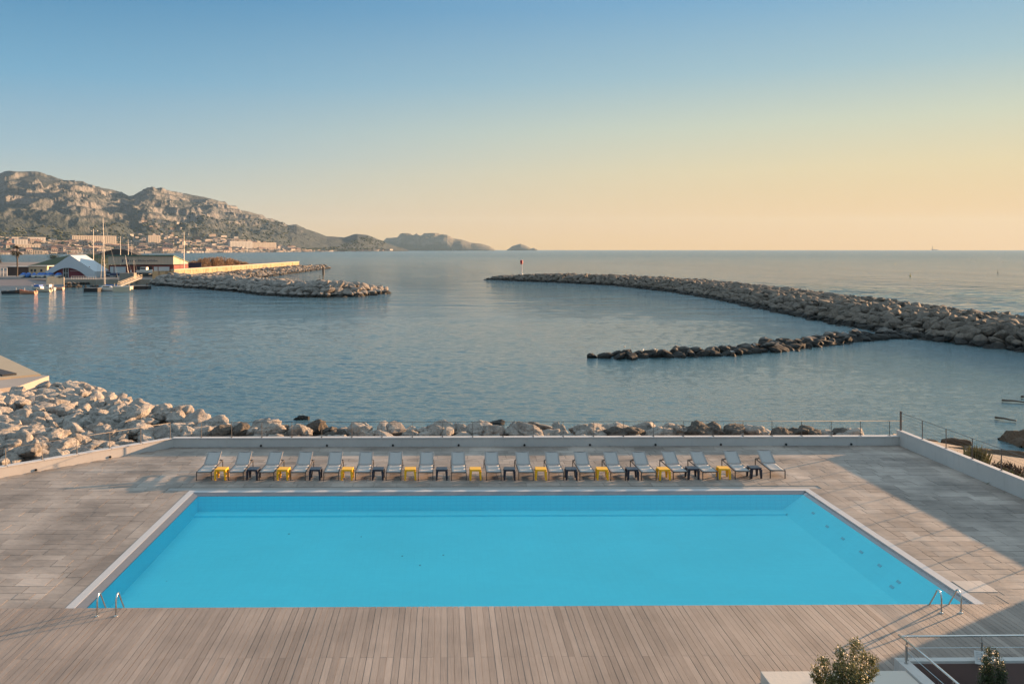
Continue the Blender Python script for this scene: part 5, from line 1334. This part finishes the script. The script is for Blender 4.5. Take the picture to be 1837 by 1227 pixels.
def ground_h(px, Z):
    j = int(round((px-MPX[0])/.62)); j = max(0, min(len(MPX)-1, j)); return float(np.interp(Z, MZ[:, j], MH[:, j]))+SEA
# ---------------------------------------------------------------- far town
random.seed(123)
wcol = [((.36, .32, .27), 'cream'), ((.40, .385, .36), 'white'), ((.29, .245, .215), 'pinkish'), ((.27, .25, .22), 'sandy')]
wm = [simple('house_%s' % n_, c, .8, var=.1, coord='World', scale=.05) for c, n_ in wcol]; rfM = [simple('tile_roof', (.19, .11, .085), .85), simple('grey_roof', (.30, .27, .25), .85)]
hm = {}
for i in range(4):
    for j in range(2):
        m = MB(); m.box(-.5, .5, -.5, .5, -.6, 1, 0)
        if j == 0: m.add([(-.54, -.54, 1), (.54, -.54, 1), (.54, .54, 1), (-.54, .54, 1), (-.3, 0, 1.35), (.3, 0, 1.35)], [(0, 1, 5, 4), (2, 3, 4, 5), (1, 2, 5), (3, 0, 4)], 1)
        else: m.box(-.52, .52, -.52, .52, 1.001, 1.06, 1)
        for r_ in range(2):
            for c_ in range(3): m.box(-.36+c_*.3, -.24+c_*.3, -.515, -.5, .2+r_*.4, .42+r_*.4, 2)
        o = m.build('house', [wm[i], rfM[j], gl_]); hm[(i, j)] = o.data; bpy.data.objects.remove(o)
zone = [(0, 130, 'far town\'s left end'), (130, 260, 'far town above the marquee'), (260, 350, 'far town above the warehouse'), (350, 450, 'far town above the brown scrub'), (450, 520, 'far town\'s dense right end'), (520, 800, 'village at the mountain\'s right foot')]
def house(px, f_back, w_, d_, h, i, j, name='house', label=None, cat='house', group=None):
    Z = float(zsf(px))*(1+f_back)+25; g = ground_h(px, Z); p = atd(px, HY, Z)
    o = bpy.data.objects.new(name, hm[(i, j)]); COL.objects.link(o); o.location = (p.x, p.y, g+.3); o.scale = (w_, d_, h); o.rotation_euler.z = random.uniform(.35, 1.15)
    zn = [z for z in zone if z[0] <= px < z[1]] or [zone[0]]
    sz = 'tall' if h > 9 else 'low'
    lb_ = label or '%s %s house with %s roof in the %s' % (sz, wcol[i][1], 'red tiled' if j == 0 else 'flat grey', zn[0][2]); tag(o, lb_, cat, group or lb_.replace('house', 'houses', 1)); return o
cands = []
for _ in range(1500):
    px = random.choice((random.uniform(-6, 600), random.uniform(-6, 500), random.uniform(380, 530)));
    mxb = np.interp(px, [0, 130, 260, 300, 400, 500, 530, 600, 720], [.24, .20, .22, .22, .20, .14, .05, .05, .02])
    fb = random.random()**1.5*mxb
    if px > 530 and random.random() < .55: px = random.uniform(530, 700); fb *= .6
    s = random.uniform(9, 19)*(1.0 if px > 250 else .85); h = random.choice((3.5, 4, 5, 5, 6, 8)) if random.random() > .05 else random.uniform(10, 16)
    cands.append((px, fb, s*random.uniform(1.0, 2.6), s, h, random.randrange(4), 0 if random.random() < .5 else 1))
for _ in range(70):      # hillside villas
    cands.append((random.gauss(285, 26), random.uniform(.22, .38), random.uniform(10, 18), 10, 7, random.randrange(4), random.randrange(2)))
cands.sort(key=lambda c: -(c[2]*c[4])/(float(zsf(c[0]))*(1+c[1]))**2)
for c in cands[:286]: house(*c)
V, Fh, To = [], [], []; base = np.array([(-.5,-.5,-.4),(.5,-.5,-.4),(.5,.5,-.4),(-.5,.5,-.4),(-.5,-.5,1),(.5,-.5,1),(.5,.5,1),(-.5,.5,1)]); bf = np.array([(0,3,2,1),(4,5,6,7),(0,1,5,4),(1,2,6,5),(2,3,7,6),(3,0,4,7)])
for (px, fb, w_, d_, h, i, j) in cands[286:]:
    Z = float(zsf(px))*(1+fb)+25; g = ground_h(px, Z); p = atd(px, HY, Z); a = random.uniform(.35, 1.15); B_ = base*np.array([w_, d_, h]); B_ = np.stack([B_[:, 0]*math.cos(a)-B_[:, 1]*math.sin(a)+p.x, B_[:, 0]*math.sin(a)+B_[:, 1]*math.cos(a)+p.y, B_[:, 2]+g+.3], 1)
    Fh.append(bf+len(V)*8); V.append(B_); To.append(np.full(8, random.random()))
n = NM('town_walls'); a_ = n.node('ShaderNodeAttribute', attribute_name='tone').outputs['Fac']; n.out(n.ramp(a_, [(0, (.34, .30, .25)), (.3, (.38, .35, .32)), (.6, (.27, .225, .19)), (.8, (.17, .13, .11)), (1, (.28, .26, .24))]), .85); 
tag(npmesh('distant_houses', np.concatenate(V), np.concatenate(Fh), n.m, {'tone': np.concatenate(To)}), 'countless smaller houses filling the far town at the foot of the mountain', 'houses', kind='stuff')
# the few large blocks that stand out
for (px, fb, w_, h, i, lb_) in ((170, .16, 95, 26, 0, 'large long cream apartment block above the marquee'), (277, .16, 32, 30, 0, 'square cream apartment block above the warehouse roof'), (433, .06, 75, 34, 1, 'broad white block, left of the three at the shore'), (463, .05, 60, 32, 0, 'broad cream block, middle of the three at the shore'), (485, .045, 44, 34, 0, 'cream block, right of the three at the shore'), (52, .19, 62, 14, 1, 'long pale block high in the left of the town'), (38, .09, 22, 26, 1, 'pale tower behind the palm head'), (50, .06, 40, 17, 0, 'pale block just right of the palm head')):
    Z = float(zsf(px))*(1+fb); p = atd(px, HY, Z); g = ground_h(px, Z); rt = empty('apartment_block', (p.x, p.y, g)); m = MB(); m.box(-w_/2, w_/2, 0, 14, -8, h); m.build('wall', wm[i], rt); m = MB(); m.box(-w_/2-.6, w_/2+.6, -.6, 14.6, h, h+.8); m.build('roof', rfM[1], rt)
    m = MB(); nc = int(w_/5)
    for r_ in range(int(h/3.2)-1):
        for c_ in range(nc): m.box(-w_/2+2+c_*(w_-3)/nc, -w_/2+3.7+c_*(w_-3)/nc, -.1, .05, 3+r_*3.2, 4.6+r_*3.2)
    m.build('window_grid', gl_, rt); rt.rotation_euler.z = R(52); rt.scale = (1.55, 1, 1); tag(rt, lb_, 'apartment block')
# dark tree clumps among the houses
ml = []; Ft = []; tv, tf = ico(1); T2 = []
for k_ in range(2600):
    px = random.uniform(-10, 690); mxb = .36 if px < 520 else .10; Z = float(zsf(px))*(1+.01+random.random()*mxb)+25; g = ground_h(px, Z); p = atd(px, HY, Z); s = random.uniform(3, 6.5)
    jit = 1+.25*rng.normal(size=(len(tv), 1)); ml.append(tv*jit*np.array([s*1.3, s, s*.75])+np.array([p.x, p.y, g+s*.3])); Ft.append(tf+k_*len(tv)); T2.append(np.full(len(tv), random.random()))
n = NM('far_pines'); a_ = n.node('ShaderNodeAttribute', attribute_name='tone').outputs['Fac']; n.out(n.mix(a_, (.03, .042, .025), (.075, .085, .045)), .95)
tag(npmesh('distant_wood', np.concatenate(ml), np.concatenate(Ft), n.m, {'tone': np.concatenate(T2)}), 'dark green pines between the houses of the far town', 'wood', kind='stuff')

# ================================================================ HAZE
m = MB(); m.box(-12700, 12700, -12700, 12700, -5.5, 480)
hz = bpy.data.materials.new('haze_air'); hz.use_nodes = True; t = hz.node_tree; t.nodes.remove(t.nodes['Principled BSDF'])
pv = t.nodes.new('ShaderNodeVolumePrincipled'); pv.inputs['Density'].default_value = 2.5e-5; pv.inputs['Color'].default_value = (.50, .74, 1.0, 1); pv.inputs['Anisotropy'].default_value = .1
t.links.new(pv.outputs[0], t.nodes['Material Output'].inputs['Volume'])
tag(m.build('haze', hz), 'thin evening haze over the bay', 'haze', kind='stuff')
